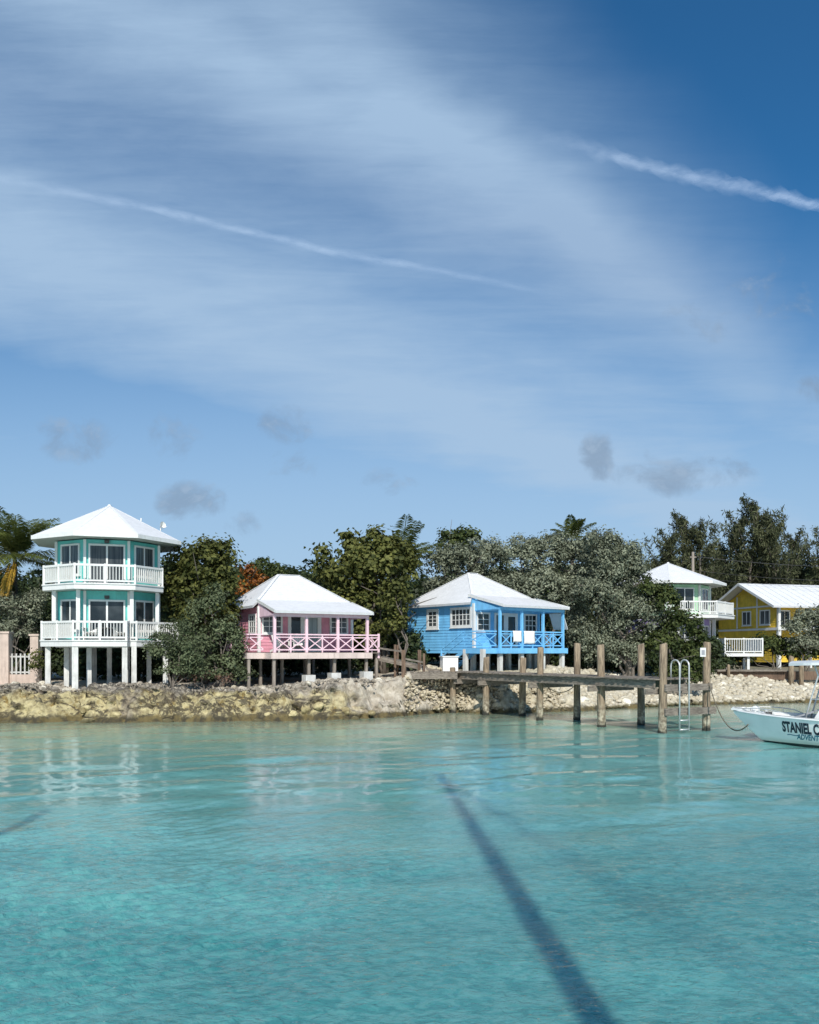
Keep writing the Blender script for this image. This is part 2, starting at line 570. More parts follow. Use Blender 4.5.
def build_ground():
    xs = axis(-3000, 3000, -22, 31, 0.10, 0)
    ys1 = np.concatenate([np.arange(35.8, 40.4, 0.05), np.arange(40.4, 46, 0.09)])
    ys2 = np.arange(46, 62, 0.2)
    tail = [62.5, 63.5, 65, 67, 70, 75, 82, 92, 110, 150, 250, 500, 1000, 3000]
    ys = np.concatenate([[30, 33, 34.5], ys1, ys2, tail])
    X, Y = np.meshgrid(xs, ys)
    s0 = Y - np.interp(X, SX, SY)
    wob = fbm(X * 0.55, Y * 0.2, 0 * X, 4, 3) * 0.95 + fbm(X * 2.3, Y * 1.2, 0 * X, 3, 9) * 0.28
    near = np.exp(-np.clip(s0 - 1.5, 0, 50) / 3.0)
    Z = ground_z(X, Y + wob * near)
    rough = fbm(X * 1.5, Y * 1.5, 2.0 + 0 * X, 5, 21, 0.6)
    rid = 1 - np.abs(fbm(X * 1.1, Y * 1.6, 5.0 + 0 * X, 4, 33))
    on = sstep(-0.4, 0.5, s0)
    amp = 0.10 + 0.30 * np.exp(-np.abs(s0 - 1.3) / 1.6)
    Z = Z + on * amp * (rough * 1.2 + (rid - 0.8) * 1.0) * (0.25 + 0.75 * np.exp(-np.clip(s0 - 4, 0, 99) / 4))
    pits = np.clip(0.22 - np.abs(fbm(X * 1.3, Y * 1.5, 8.0 + 0 * X, 3, 77)), 0, 1) + 0.6 * np.clip(0.2 - np.abs(fbm(X * 3.1, Y * 3.3, 4.0 + 0 * X, 2, 78)), 0, 1)
    Z = Z - on * pits * 1.1 * np.exp(-np.clip(s0 - 2.0, 0, 99) / 1.2) * np.clip(Z, 0, 1)
    # overhang and pitting on the ledge face
    Yd = Y + on * np.exp(-np.abs(s0 - 0.6) / 0.9) * (fbm(X * 1.5, Z * 2.6, Y * 0.6, 5, 41, 0.62) * 0.95 - 0.5 * np.clip(0.22 - np.abs(fbm(X * 1.2, Z * 2.2, 0 * X, 3, 55)), 0, 1))
    far = sstep(60, 3000, np.hypot(X, Y))
    n, k = X.shape
    co = np.stack([X, Yd, Z], -1).reshape(-1, 3)
    idx = np.arange(n * k).reshape(n, k)
    q = np.stack([idx[:-1, :-1], idx[:-1, 1:], idx[1:, 1:], idx[1:, :-1]], -1).reshape(-1, 4)
    me = D.meshes.new('ground')
    me.vertices.add(len(co)); me.vertices.foreach_set('co', co.ravel())
    me.loops.add(q.size); me.loops.foreach_set('vertex_index', q.ravel())
    me.polygons.add(len(q)); me.polygons.foreach_set('loop_start', np.arange(0, q.size, 4))
    me.update(calc_edges=True)
    o = link_mesh('ground', me, M['rock'])
    tag(o, kind='structure')


build_ground()


def build_water():
    """rippled sea surface: a summed spectrum of small wind waves, gustier to the south-west"""
    rng = np.random.default_rng(77)
    ys = [-600, -120, -30, -8, -2, 0.5, 2.0]
    y = 3.0
    while y < 46:
        ys.append(y); y += max(0.013, 0.8 * y * y / 2665.0)
    ys += [46, 47, 49, 52, 58, 70]
    ys = np.array(ys)
    uc = np.linspace(-0.60, 0.60, 940)
    ue = 0.60 * 1.25 ** np.arange(1, 36)
    us = np.concatenate([-ue[::-1], uc, ue])
    Uu, Y = np.meshgrid(us, ys)
    X = Uu * np.maximum(Y, 3.0)
    dY = np.maximum(0.013, 0.8 * Y * Y / 2665.0)
    gust = sstep(3.5, -2.5, X + Y * 0.30 + 3.5 * fbm(X * 0.16, Y * 0.16, 0 * X, 3, 61)) * sstep(25, 10, Y + 5 * fbm(X * 0.3, Y * 0.3, 1 + 0 * X, 3, 62))
    patch = 0.55 + 0.9 * sstep(-0.15, 0.35, fbm(X * 0.22, Y * 0.45, 2 + 0 * X, 4, 63))
    wx = X + 0.25 * fbm(X * 0.9, Y * 0.9, 3 + 0 * X, 3, 64); wy = Y + 0.25 * fbm(X * 0.9, Y * 0.9, 5 + 0 * X, 3, 65)
    H = np.zeros_like(X)
    amp = (0.060 * patch + 0.36 * gust)
    wind = math.radians(-72)
    def comp(lam, th, slope, m):
        k = 2 * PI / lam
        f = np.clip(lam / (3.2 * dY) - 0.6, 0, 1)
        ph = k * (wx * math.cos(th) + wy * math.sin(th)) + rng.random() * 6.283
        return (slope / k) * m * f * (np.sin(ph) + 0.18 * np.cos(2 * ph))
    n1, n2 = 70, 22
    for i in range(n1):
        lam = 0.065 * (0.42 / 0.065) ** rng.random()
        H += comp(lam, wind + rng.normal() * 0.50, math.sqrt(2.0 / n1), amp)
    for i in range(n2):
        lam = 0.6 * (3.4 / 0.6) ** rng.random()
        H += comp(lam, wind + rng.normal() * 0.5, math.sqrt(2.0 / n2) * 0.040, 0.5 + 0.5 * patch)
    H *= sstep(0.95, 0.62, np.abs(Uu)) * sstep(2.0, 4.0, Y) * sstep(46, 42, Y)
    n, k = X.shape
    co = np.stack([X, Y, H], -1).reshape(-1, 3)
    idx = np.arange(n * k).reshape(n, k)
    q = np.stack([idx[:-1, :-1], idx[:-1, 1:], idx[1:, 1:], idx[1:, :-1]], -1).reshape(-1, 4)
    me = D.meshes.new('water')
    me.vertices.add(len(co)); me.vertices.foreach_set('co', co.astype(np.float32).ravel())
    me.loops.add(q.size); me.loops.foreach_set('vertex_index', q.astype(np.int32).ravel())
    me.polygons.add(len(q)); me.polygons.foreach_set('loop_start', np.arange(0, q.size, 4, dtype=np.int32))
    me.polygons.foreach_set('use_smooth', np.ones(len(q), dtype=bool))
    me.update(calc_edges=True)
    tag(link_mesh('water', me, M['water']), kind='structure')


build_water()


# ------------------------------------------------------------------ foliage
def quads_mesh(name, co, shade, mat, parent=None):
    n = len(co) // 4
    me = D.meshes.new(name)
    me.vertices.add(n * 4); me.vertices.foreach_set('co', co.astype(np.float32).ravel())
    me.loops.add(n * 4); me.loops.foreach_set('vertex_index', np.arange(n * 4, dtype=np.int32))
    me.polygons.add(n); me.polygons.foreach_set('loop_start', np.arange(0, n * 4, 4, dtype=np.int32))
    at = me.attributes.new('shade', 'FLOAT', 'POINT')
    at.data.foreach_set('value', np.repeat(shade, 4).astype(np.float32))
    me.update(calc_edges=True)
    me.materials.append(mat)
    return link_mesh(name, me, None, parent)


def unit(v): return v / np.maximum(np.linalg.norm(v, axis=-1, keepdims=True), 1e-9)


def leaf_quads(c, nrm, ln, wd, rng, droop=None):
    n = len(c)
    r = unit(rng.normal(size=(n, 3)))
    if droop is not None: r = unit(r + droop)
    u = unit(np.cross(nrm, r)); v = unit(np.cross(nrm, u))
    if droop is not None: u, v = v, u
    u = u * (ln[:, None] / 2); v = v * (wd[:, None] / 2)
    fold = nrm * (wd[:, None] * 0.18)
    return np.stack([c - u, c + v + fold, c + u, c - v + fold], 1).reshape(-1, 3)


def crown_points(blobs, per, rng, clump_r, leaves_per, shell=0.5):
    C, N, S = [], [], []
    for (bx, by, bz, rx, ry, rz) in blobs:
        area = (rx * rz + ry * rz + rx * ry)
        nc = max(6, int(area * per))
        d = unit(rng.normal(size=(nc, 3)))
        d[:, 2] = np.where(d[:, 2] < -0.35, -d[:, 2] * 0.6, d[:, 2])
        rr = shell + (1.0 - shell) * rng.random(nc) ** 0.6
        rr = rr * (1 + 0.22 * fbm(d[:, 0] * 1.7 + bx, d[:, 1] * 1.7 + by, d[:, 2] * 1.7 + bz, 3, 5))
        stick = rng.random(nc) < 0.10
        rr = np.where(stick, rr * 1.13, rr)
        cc = np.array([bx, by, bz]) + d * rr[:, None] * np.array([rx, ry, rz])
        tone = np.clip(rng.normal(0.45, 0.2, nc), 0, 1)
        k = leaves_per
        rad = clump_r * (0.6 + 0.8 * rng.random(nc))
        off = rng.normal(size=(nc, k, 3)) * rad[:, None, None] * np.array([0.55, 0.55, 0.42])
        P = cc[:, None, :] + off
        nn = unit(unit(off) * 0.8 + d[:, None, :] * 0.6 + np.array([0, 0, 0.55]) + rng.normal(size=(nc, k, 3)) * 0.55)
        sh = np.clip(tone[:, None] + rng.normal(0, 0.2, (nc, k)), 0, 1)
        C.append(P.reshape(-1, 3)); N.append(nn.reshape(-1, 3)); S.append(sh.reshape(-1))
    return np.concatenate(C), np.concatenate(N), np.concatenate(S)


def limbs(base, targets, r0, rng):
    mb = MB()
    base = Vector(base)
    for i, t in enumerate(targets):
        t = Vector(t)
        d = t - base
        pts = []; rad = []
        for k in range(7):
            f = k / 6
            p = base + Vector((d.x * f ** 1.25, d.y * f ** 1.25, d.z * f ** 0.9))
            j = 0.10 * d.length * math.sin(PI * f)
            p += Vector((rng.normal() * j * 0.5, rng.normal() * j * 0.5, rng.normal() * j * 0.2))
            if k == 0: p = base + Vector((rng.normal() * r0 * 0.3, rng.normal() * r0 * 0.3, -0.2))
            pts.append(p); rad.append(r0 * (1 - 0.82 * f) * (1.0 if i == 0 else 0.7))
        mb.tube(pts, rad, 7)
        for q in range(3):   # side branches
            f0 = pts[3 + q % 3]
            e = f0 + Vector((rng.normal(), rng.normal(), abs(rng.normal()) * 0.6 + 0.3)) * d.length * 0.17
            mb.tube([f0, (f0 + e) / 2 + Vector((0, 0, 0.05)), e], [r0 * 0.3, r0 * 0.2, r0 * 0.06], 5)
    return mb


def tree(name, label, cat, base_px, Y, blobs_px, mat, leaf=(0.16, 0.12), per=9.0, clump=0.32, lp=26,
         trunk_r=0.12, group=None, seed=1, depth=0.8, shell=0.5, parts=True, base_z=None):
    """blobs_px: (px, py, rx_px, ry_px [, dY]) taken from image pixels, stood at depth Y"""
    rng = np.random.default_rng(seed)
    bx = (base_px - HX) * Y / FPX
    bz = gz(bx, Y) if base_z is None else base_z
    root = thing(name, label, cat, (bx, Y, bz), 0, group)
    bl = []
    for b in blobs_px:
        dY = b[4] if len(b) > 4 else 0.0
        p = W(b[0], b[1], Y + dY)
        rx = b[2] * Y / FPX; rz = b[3] * Y / FPX
        bl.append((p.x - bx, dY, p.z - bz, rx, max(min(rx, rz * 1.5) * depth, 0.3), rz))
    C, N, S = crown_points(bl, per, rng, clump, lp, shell)
    keep = C[:, 2] > 0.05
    C, N, S = C[keep], N[keep], S[keep]
    n = len(C)
    ln = leaf[0] * (0.7 + 0.6 * rng.random(n)); wd = leaf[1] * (0.7 + 0.6 * rng.random(n))
    co = leaf_quads(C, N, ln, wd, rng)
    quads_mesh('crown', co, S, mat, root)
    big = sorted(bl, key=lambda b: -b[3] * b[5])[:6]
    limbs((0, 0, 0), [(b[0], b[1], b[2] + b[5] * 0.2) for b in big], trunk_r, rng).build('trunk', M['bark'], root)
    return root


# --- shoreline trees, west to east
tree('shrub', 'silvery grey bush above the pink gate pillar at the left edge', 'shrub', 14, 44.5,
     [(6, 612, 20, 22), (24, 618, 18, 20), (34, 600, 12, 12), (12, 632, 22, 12)], M['buttonwood'],
     (0.15, 0.08), 22, 0.28, 30, 0.07, seed=2)
tree('shrub', 'dark green bush between the palm and the turquoise house', 'shrub', 40, 46.0,
     [(38, 605, 15, 22), (28, 632, 18, 18), (46, 632, 12, 22), (8, 590, 14, 12), (44, 575, 10, 16)], M['darkleaf'],
     (0.16, 0.10), 12, 0.3, 26, 0.08, seed=3)
tree('shrub', 'low olive bush in front of the pale picket panel', 'shrub', 38, 40.5,
     [(37, 660, 9, 9), (44, 666, 7, 7), (33, 668, 7, 6)], M['seagrape'], (0.12, 0.09), 20, 0.2, 24, 0.04, seed=4)
tree('sea_grape_tree', 'bushy olive green sea grape tree between the turquoise and pink houses', 'tree', 205, 43.0,
     [(207, 566, 29, 28), (190, 590, 24, 26), (215, 592, 20, 28), (205, 620, 32, 30), (183, 560, 14, 14), (215, 550, 16, 12),
      (172, 600, 9, 30), (228, 612, 11, 22), (222, 588, 14, 18)],
     M['seagrape'], (0.21, 0.18), 12, 0.38, 26, 0.16, seed=5)
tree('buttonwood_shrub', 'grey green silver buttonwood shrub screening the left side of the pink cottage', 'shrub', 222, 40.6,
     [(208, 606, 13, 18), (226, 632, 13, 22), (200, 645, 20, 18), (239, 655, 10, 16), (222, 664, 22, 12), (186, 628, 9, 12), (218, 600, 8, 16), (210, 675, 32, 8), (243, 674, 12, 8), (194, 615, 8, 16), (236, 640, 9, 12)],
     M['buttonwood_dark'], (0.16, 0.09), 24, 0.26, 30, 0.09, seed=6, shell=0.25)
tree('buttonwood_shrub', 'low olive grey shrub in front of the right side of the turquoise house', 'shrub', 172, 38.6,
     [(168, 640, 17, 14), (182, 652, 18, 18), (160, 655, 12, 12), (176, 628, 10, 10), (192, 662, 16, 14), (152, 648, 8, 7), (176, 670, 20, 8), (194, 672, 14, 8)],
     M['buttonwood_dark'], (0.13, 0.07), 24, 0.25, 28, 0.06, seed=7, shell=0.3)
tree('dry_shrub', 'sparse reddish dry shrub on the rocks below the sea grape', 'shrub', 205, 38.9,
     [(200, 677, 20, 6), (225, 680, 14, 6), (180, 678, 10, 5)], M['dryleaf'], (0.10, 0.05), 20, 0.2, 16, 0.04, seed=8, shell=0.2)
tree('croton_bush', 'orange and red leaved bush left of the pink cottage roof', 'shrub', 250, 47.0,
     [(249, 575, 10, 10), (260, 583, 10, 8), (243, 590, 9, 12)], M['croton'], (0.22, 0.12), 12, 0.3, 22, 0.07, seed=9)
tree('leafy_tree', 'yellow green tree just behind the orange leaved bush', 'tree', 268, 50.0,
     [(262, 570, 14, 11), (276, 576, 14, 12), (268, 592, 16, 18)], M['greenleaf'], (0.25, 0.12), 10, 0.35, 26, 0.09, seed=10)
tree('sea_grape_tree', 'tall dark olive sea grape tree standing between the pink and blue cottages', 'tree', 385, 48.5,
     [(372, 566, 34, 30), (392, 572, 26, 32), (350, 578, 28, 26), (380, 545, 20, 13), (352, 547, 11, 12), (380, 610, 27, 30),
      (398, 600, 9, 26), (325, 572, 10, 16), (322, 553, 6, 9), (345, 605, 26, 22), (370, 640, 26, 22), (403, 553, 12, 13),
      (345, 539, 7, 5)],
     M['seagrape'], (0.26, 0.22), 10, 0.42, 24, 0.2, seed=11)
tree('leafy_tree', 'small rounded dark tree by the left end of the blue cottage', 'tree', 405, 46.8,
     [(395, 600, 10, 20), (392, 628, 13, 20), (396, 588, 7, 12)], M['seagrape'], (0.22, 0.18), 9, 0.36, 24, 0.1, seed=12)
tree('leafy_tree', 'bright green topped tree behind the peak of the blue cottage roof', 'tree', 458, 56.0,
     [(450, 540, 14, 11), (468, 538, 12, 10), (458, 560, 22, 22)], M['greenleaf'], (0.24, 0.17), 13, 0.36, 26, 0.14, seed=13)
tree('buttonwood_tree', 'grey green buttonwood rising left behind the blue cottage roof', 'tree', 455, 53.0,
     [(444, 565, 18, 20), (470, 560, 24, 20), (492, 556, 18, 18), (480, 590, 34, 24), (440, 590, 18, 16)],
     M['buttonwood'], (0.19, 0.10), 17, 0.34, 32, 0.16, seed=14)
tree('buttonwood_tree', 'broad silvery buttonwood directly behind the right half of the blue cottage', 'tree', 545, 52.0,
     [(520, 560, 26, 24), (548, 552, 26, 20), (575, 560, 26, 26), (540, 590, 40, 28), (585, 590, 28, 30), (510, 590, 22, 24),
      (565, 618, 24, 24)],
     M['buttonwood'], (0.19, 0.10), 17, 0.34, 32, 0.18, seed=15)
tree('buttonwood_tree', 'largest silver grey buttonwood, spreading down to the rubble right of the blue cottage', 'tree', 628, 49.5,
     [(612, 565, 30, 26), (626, 580, 22, 24), (600, 600, 32, 30), (632, 618, 34, 30), (588, 640, 20, 26), (615, 655, 30, 22),
      (648, 607, 13, 20), (655, 645, 24, 26), (600, 545, 20, 16), (629, 556, 14, 14)],
     M['buttonwood'], (0.18, 0.10), 18, 0.34, 34, 0.2, seed=16)
tree('sea_grape_tree', 'deep green bush leaning out over the rubble behind the dock ladder', 'shrub', 680, 48.6,
     [(664, 605, 16, 20), (680, 630, 20, 24), (664, 648, 22, 24), (690, 660, 14, 20), (676, 676, 20, 14), (698, 678, 8, 12),
      (650, 590, 10, 12), (696, 640, 10, 18)],
     M['greenleaf'], (0.18, 0.13), 19, 0.3, 28, 0.12, seed=17)
tree('shrub', 'round green bush in front of the yellow house', 'shrub', 775, 60.0,
     [(770, 646, 15, 14), (788, 650, 16, 12), (757, 650, 10, 12), (803, 655, 18, 10), (745, 658, 12, 7)], M['greenleaf'], (0.22, 0.15), 15, 0.32, 26, 0.06, seed=18)
tree('buttonwood_tree', 'pale grey leaning tree in front of the yellow house balcony', 'tree', 805, 59.0,
     [(812, 622, 20, 15), (797, 630, 15, 13), (826, 638, 18, 20), (804, 645, 17, 11)], M['buttonwood'], (0.19, 0.10), 17, 0.34, 26, 0.09, seed=19)
tree('shrub', 'small dark bush between the lilac wall and the dock sign', 'shrub', 712, 55.0,
     [(712, 648, 10, 14), (706, 668, 10, 12), (720, 662, 8, 12)], M['darkleaf'], (0.18, 0.12), 20, 0.3, 24, 0.05, seed=20)
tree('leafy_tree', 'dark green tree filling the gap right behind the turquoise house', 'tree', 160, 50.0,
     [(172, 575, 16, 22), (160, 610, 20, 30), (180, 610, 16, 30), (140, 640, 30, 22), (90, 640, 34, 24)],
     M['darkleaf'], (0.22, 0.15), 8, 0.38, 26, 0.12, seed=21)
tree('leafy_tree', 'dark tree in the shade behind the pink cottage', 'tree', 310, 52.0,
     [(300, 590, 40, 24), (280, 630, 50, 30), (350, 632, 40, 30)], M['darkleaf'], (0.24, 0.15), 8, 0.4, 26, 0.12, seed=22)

# --- casuarinas behind the east houses
def casuarina_proto(h, seed, nl=46):
    rng = np.random.default_rng(seed)
    root = thing('casuarina_tree', 'x', 'tree')
    tr = MB()
    lean = rng.normal(0, 0.04)
    tp = [(lean * z * 1.2 + 0.15 * math.sin(z * 0.8 + seed), 0.1 * math.cos(z * 0.7), z) for z in np.linspace(-0.3, h * 0.97, 9)]
    tr.tube(tp, list(np.linspace(0.22, 0.03, 9)), 7)
    C, N, S, L = [], [], [], []
    for i in range(nl):
        f = 0.10 + 0.88 * (i / nl) + rng.normal(0, 0.02)
        z0 = f * h
        a = rng.random() * 2 * PI
        reach = h * (0.20 * (1 - f) ** 0.6 + 0.022) * (0.45 + 0.85 * rng.random())
        rise = reach * (0.9 + 0.9 * rng.random())
        p0 = np.array([np.interp(z0, [p[2] for p in tp], [p[0] for p in tp]), 0, z0])
        pts = [p0 + np.array([math.cos(a) * reach * t, math.sin(a) * reach * t, rise * t ** 1.5]) for t in np.linspace(0, 1, 5)]
        tr.tube(pts, list(np.linspace(0.06, 0.012, 5)), 4)
        tone = np.clip(rng.normal(0.42, 0.2), 0, 1)
        m = int(120 * (0.5 + reach / (h * 0.2)))
        t = rng.random(m) ** 0.6 * 1.12
        q = np.stack([p0[0] + math.cos(a) * reach * t, p0[1] + math.sin(a) * reach * t, p0[2] + rise * t ** 1.5], 1)
        sp = 0.10 * h * (0.14 + 0.26 * (1 - f))
        q = q + rng.normal(size=(m, 3)) * np.array([sp, sp, sp * 0.8]) * 0.8
        C.append(q); N.append(unit(rng.normal(size=(m, 3)) + np.array([0, 0, 0.15])))
        S.append(np.clip(tone + rng.normal(0, 0.22, m), 0, 1))
    C, N, S = np.concatenate(C), np.concatenate(N), np.concatenate(S)
    n = len(C)
    ln = 0.55 * (0.6 + 0.8 * rng.random(n)); wd = 0.10 * (0.6 + 0.8 * rng.random(n))
    co = leaf_quads(C, N, ln, wd, rng, np.array([0.0, 0.0, 0.9]))
    quads_mesh('crown', co, S, M['casuarina'], root)
    tr.build('trunk', M['bark'], root)
    return root


protos = [casuarina_proto(14.0, 3), casuarina_proto(14.0, 8, 54), casuarina_proto(14.0, 15, 40)]
cas = [  # px, top py, Y, proto, label
    (655, 522, 78, 0, 'feathery dark casuarina at the left end of the row behind the mint house'),
    (676, 508, 82, 1, 'feathery casuarina standing right behind the mint house roof'),
    (698, 512, 79, 2, 'slim casuarina behind the utility pole'),
    (722, 505, 86, 0, 'casuarina behind the gap between the mint and yellow houses'),
    (745, 494, 82, 1, 'tallest casuarina, rising above the ridge end of the yellow house'),
    (765, 513, 88, 2, 'thin pale casuarina just right of the tallest one'),
    (783, 510, 80, 1, 'dense casuarina behind the middle of the yellow roof'),
    (806, 520, 84, 0, 'casuarina near the right edge above the yellow roof'),
    (826, 512, 79, 2, 'casuarina cut off by the right edge of the picture'),
    (636, 533, 84, 2, 'short casuarina peeping over the silver buttonwood crown'),
    (612, 524, 70, 0, 'spiky casuarina tip above the middle of the silver buttonwoods'),
    (845, 505, 84, 1, 'casuarina beyond the right edge'),
]
used = set()
for i, (px, py, Y, k, lab) in enumerate(cas):
    if px > 835: continue
    o = protos[k] if k not in used else copy_tree(protos[k])
    used.add(k)
    x = (px - HX) * Y / FPX; zb = gz(x, Y); top = CAM_H - (py + 14 - HY) * Y / FPX
    s = (top - zb) / 14.0
    o.location = (x, Y, zb); o.scale = (s * 1.05, s * 1.05, s); o.rotation_euler.z = i * 2.1
    tag(o, lab, 'tree', 'casuarina trees in a row behind the houses')


# --- far background scrub, one uncountable mass
def far_wood():
    rng = np.random.default_rng(99)
    bl = []
    for i in range(70):
        px = -60 + i * 14.5
        Y = 66 + rng.random() * 14
        top = 566 + 8 * math.sin(px * 0.02) + rng.random() * 10
        if px > 560: Y += 26; top = 555 + rng.random() * 14
        x = (px - HX) * Y / FPX
        zt = CAM_H - (top - HY) * Y / FPX
        zb = gz(x, Y)
        hh = (zt - zb) / 2
        bl.append((x, Y, zb + hh * 1.3, 1.9 + rng.random(), 2.0, hh * 0.7))
        bl.append((x + rng.normal(), Y - 2, zb + hh * 0.45, 2.2, 2.0, hh * 0.7))
    C, N, S = crown_points(bl, 6.0, rng, 0.7, 26, 0.45)
    n = len(C)
    co = leaf_quads(C, N, 0.42 * (0.7 + 0.6 * rng.random(n)), 0.30 * (0.7 + 0.6 * rng.random(n)), rng)
    o = quads_mesh('far_wood', co, S, M['darkleaf'])
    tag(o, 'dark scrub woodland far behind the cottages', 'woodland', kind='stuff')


far_wood()


def undergrowth():
    """low tangled scrub closing the view under and behind the stilted houses"""
    rng = np.random.default_rng(123)
    bl = []
    for (pa, pb, Y, top) in ((20, 175, 47.5, 632), (150, 250, 46.5, 640), (240, 420, 50.5, 628), (395, 480, 56.0, 626), (470, 640, 54.0, 632), (600, 720, 58.5, 640),
                             (700, 830, 80.0, 632), (-40, 30, 48.0, 620)):
        px = pa
        while px < pb:
            yy = Y + rng.normal() * 0.8
            x = (px - HX) * yy / FPX; zb = gz(x, yy)
            zt = CAM_H - (top - 6 + rng.random() * 12 - HY) * yy / FPX
            hh = max((zt - zb) / 2, 0.4)
            bl.append((x, yy, zb + hh, 1.0, 0.9, hh)); bl.append((x + 0.4, yy - 0.6, zb + hh * 0.4, 1.0, 0.8, hh * 0.6))
            px += 13
    C, N, S = crown_points(bl, 13.0, rng, 0.36, 24, 0.45)
    n = len(C)
    co = leaf_quads(C, N, 0.24 * (0.7 + 0.6 * rng.random(n)), 0.16 * (0.7 + 0.6 * rng.random(n)), rng)
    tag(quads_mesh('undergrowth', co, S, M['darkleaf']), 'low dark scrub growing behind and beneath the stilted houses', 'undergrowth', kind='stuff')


undergrowth()


# --- palms
def palm(label, px, Y, py_top_trunk, nf, ln, seed, lean=0.0, dead=0, up=1.0):
    rng = np.random.default_rng(seed)
    x = (px - HX) * Y / FPX; zb = gz(x, Y)
    top = CAM_H - (py_top_trunk - HY) * Y / FPX - zb
    root = thing('palm_tree', label, 'palm tree', (x, Y, zb))
    tp = [(lean * (z / top) ** 2, 0, z) for z in np.linspace(-0.3, top, 10)]
    MB().tube(tp, list(np.linspace(0.2, 0.12, 10)), 9).build('trunk', M['bark'], root)
    head = np.array([lean, 0, top])
    for i in range(nf + dead):
        isdead = i >= nf
        a = i * 2.39996 + rng.random() * 0.4
        e0 = math.radians(rng.uniform(38, 88) if i % 3 else rng.uniform(0, 35)) * up if not isdead else math.radians(rng.uniform(-70, -35))
        if isdead: a = rng.uniform(-2.6, -0.5)
        L = ln * rng.uniform(0.8, 1.08) * (0.8 if isdead else 1)
        droop = rng.uniform(0.65, 1.15) if not isdead else 0.35
        K = 12
        pts = [head.copy()]; e = e0
        for k in range(K):
            e = e0 - droop * ((k + 1) / K) ** 1.3
            e = max(e, -1.45)
            pts.append(pts[-1] + L / K * np.array([math.cos(a) * math.cos(e), math.sin(a) * math.cos(e), math.sin(e)]))
        pts = np.array(pts)
        side = np.array([-math.sin(a), math.cos(a), 0.0])
        quads = []; sh = []
        nl = 46
        for j in range(nl):
            t = 0.14 + 0.86 * j / nl
            q = t * K; k = min(int(q), K - 1); f = q - k
            p = pts[k] * (1 - f) + pts[k + 1] * f
            tan = unit((pts[k + 1] - pts[k])[None])[0]
            upv = unit(np.cross(side, tan)[None])[0]
            if upv[2] < 0: upv = -upv
            ll = L * (0.13 if isdead else 0.25) * (math.sin(PI * min(t * 0.9 + 0.08, 1)) ** 0.6 + 0.12)
            for sgn in (-1, 1):
                d = unit((side * sgn * 0.8 + tan * 0.55 - np.array([0, 0, 0.30 + 0.3 * rng.random()]) + upv * 0.25)[None])[0]
                wv = unit(np.cross(d, upv)[None])[0] * (0.034 if not isdead else 0.03)
                mid = p + d * ll * 0.5 + np.array([0, 0, 0.03 * L])
                end = p + d * ll - np.array([0, 0, 0.10 * ll])
                quads += [p, mid + wv, end, mid - wv]
                sh.append(np.clip(rng.normal(0.45, 0.22), 0, 1))
        # rachis
        for k in range(K):
            wv = side * 0.03
            quads += [pts[k] - wv, pts[k] + wv, pts[k + 1] + wv * 0.7, pts[k + 1] - wv * 0.7]
            sh.append(0.8)
        fo = quads_mesh('frond', np.array(quads), np.array(sh), M['palmdead'] if isdead else M['palm'], root)
        if isdead: fo['label'] = 'yellow dying frond hanging down the trunk'
    return root


palm('tall coconut palm with yellow hanging fronds at the left edge beside the turquoise house', 15, 46.0, 560, 28, 3.6, 9, 0.0, 5)
palm('coconut palm crown showing behind the tall sea grape tree', 403, 52.5, 562, 20, 3.0, 5, 0.0)
palm('palm crown poking above the silver buttonwoods behind the blue cottage', 572, 57.5, 541, 18, 2.0, 6)


# ------------------------------------------------------------------ building parts
class Fr:
    """a wall plane: origin, unit direction along the wall, outward normal"""
    def __init__(self, o, ux, n):
        self.o = Vector(o); self.u = Vector(ux).normalized(); self.n = Vector(n).normalized()

    def p(self, x, z, d=0.0): return self.o + self.u * x + self.n * d + Vector((0, 0, z))

    def slab(self, mb, x0, x1, z0, z1, d0, d1, mi=0):
        return mb.hexa(self.p(x0, z0, d0), self.u * (x1 - x0), self.n * (d1 - d0), Vector((0, 0, z1 - z0)), mi)


def lap_wall(mb, fr, x0, x1, z0, z1, bh=0.17):
    z = z0
    while z < z1 - 1e-4:
        zt = min(z + bh, z1)
        a, b, c, d = fr.p(x0, z, 0.028), fr.p(x1, z, 0.028), fr.p(x1, zt, 0.006), fr.p(x0, zt, 0.006)
        e, f = fr.p(x0, z, 0.0), fr.p(x1, z, 0.0)
        mb.add([a, b, c, d, e, f], [(0, 1, 2, 3), (4, 5, 1, 0)])
        z = zt
    # backing
    mb.hexa(fr.p(x0, z0, -0.10), fr.u * (x1 - x0), fr.n * 0.102, Vector((0, 0, z1 - z0)))


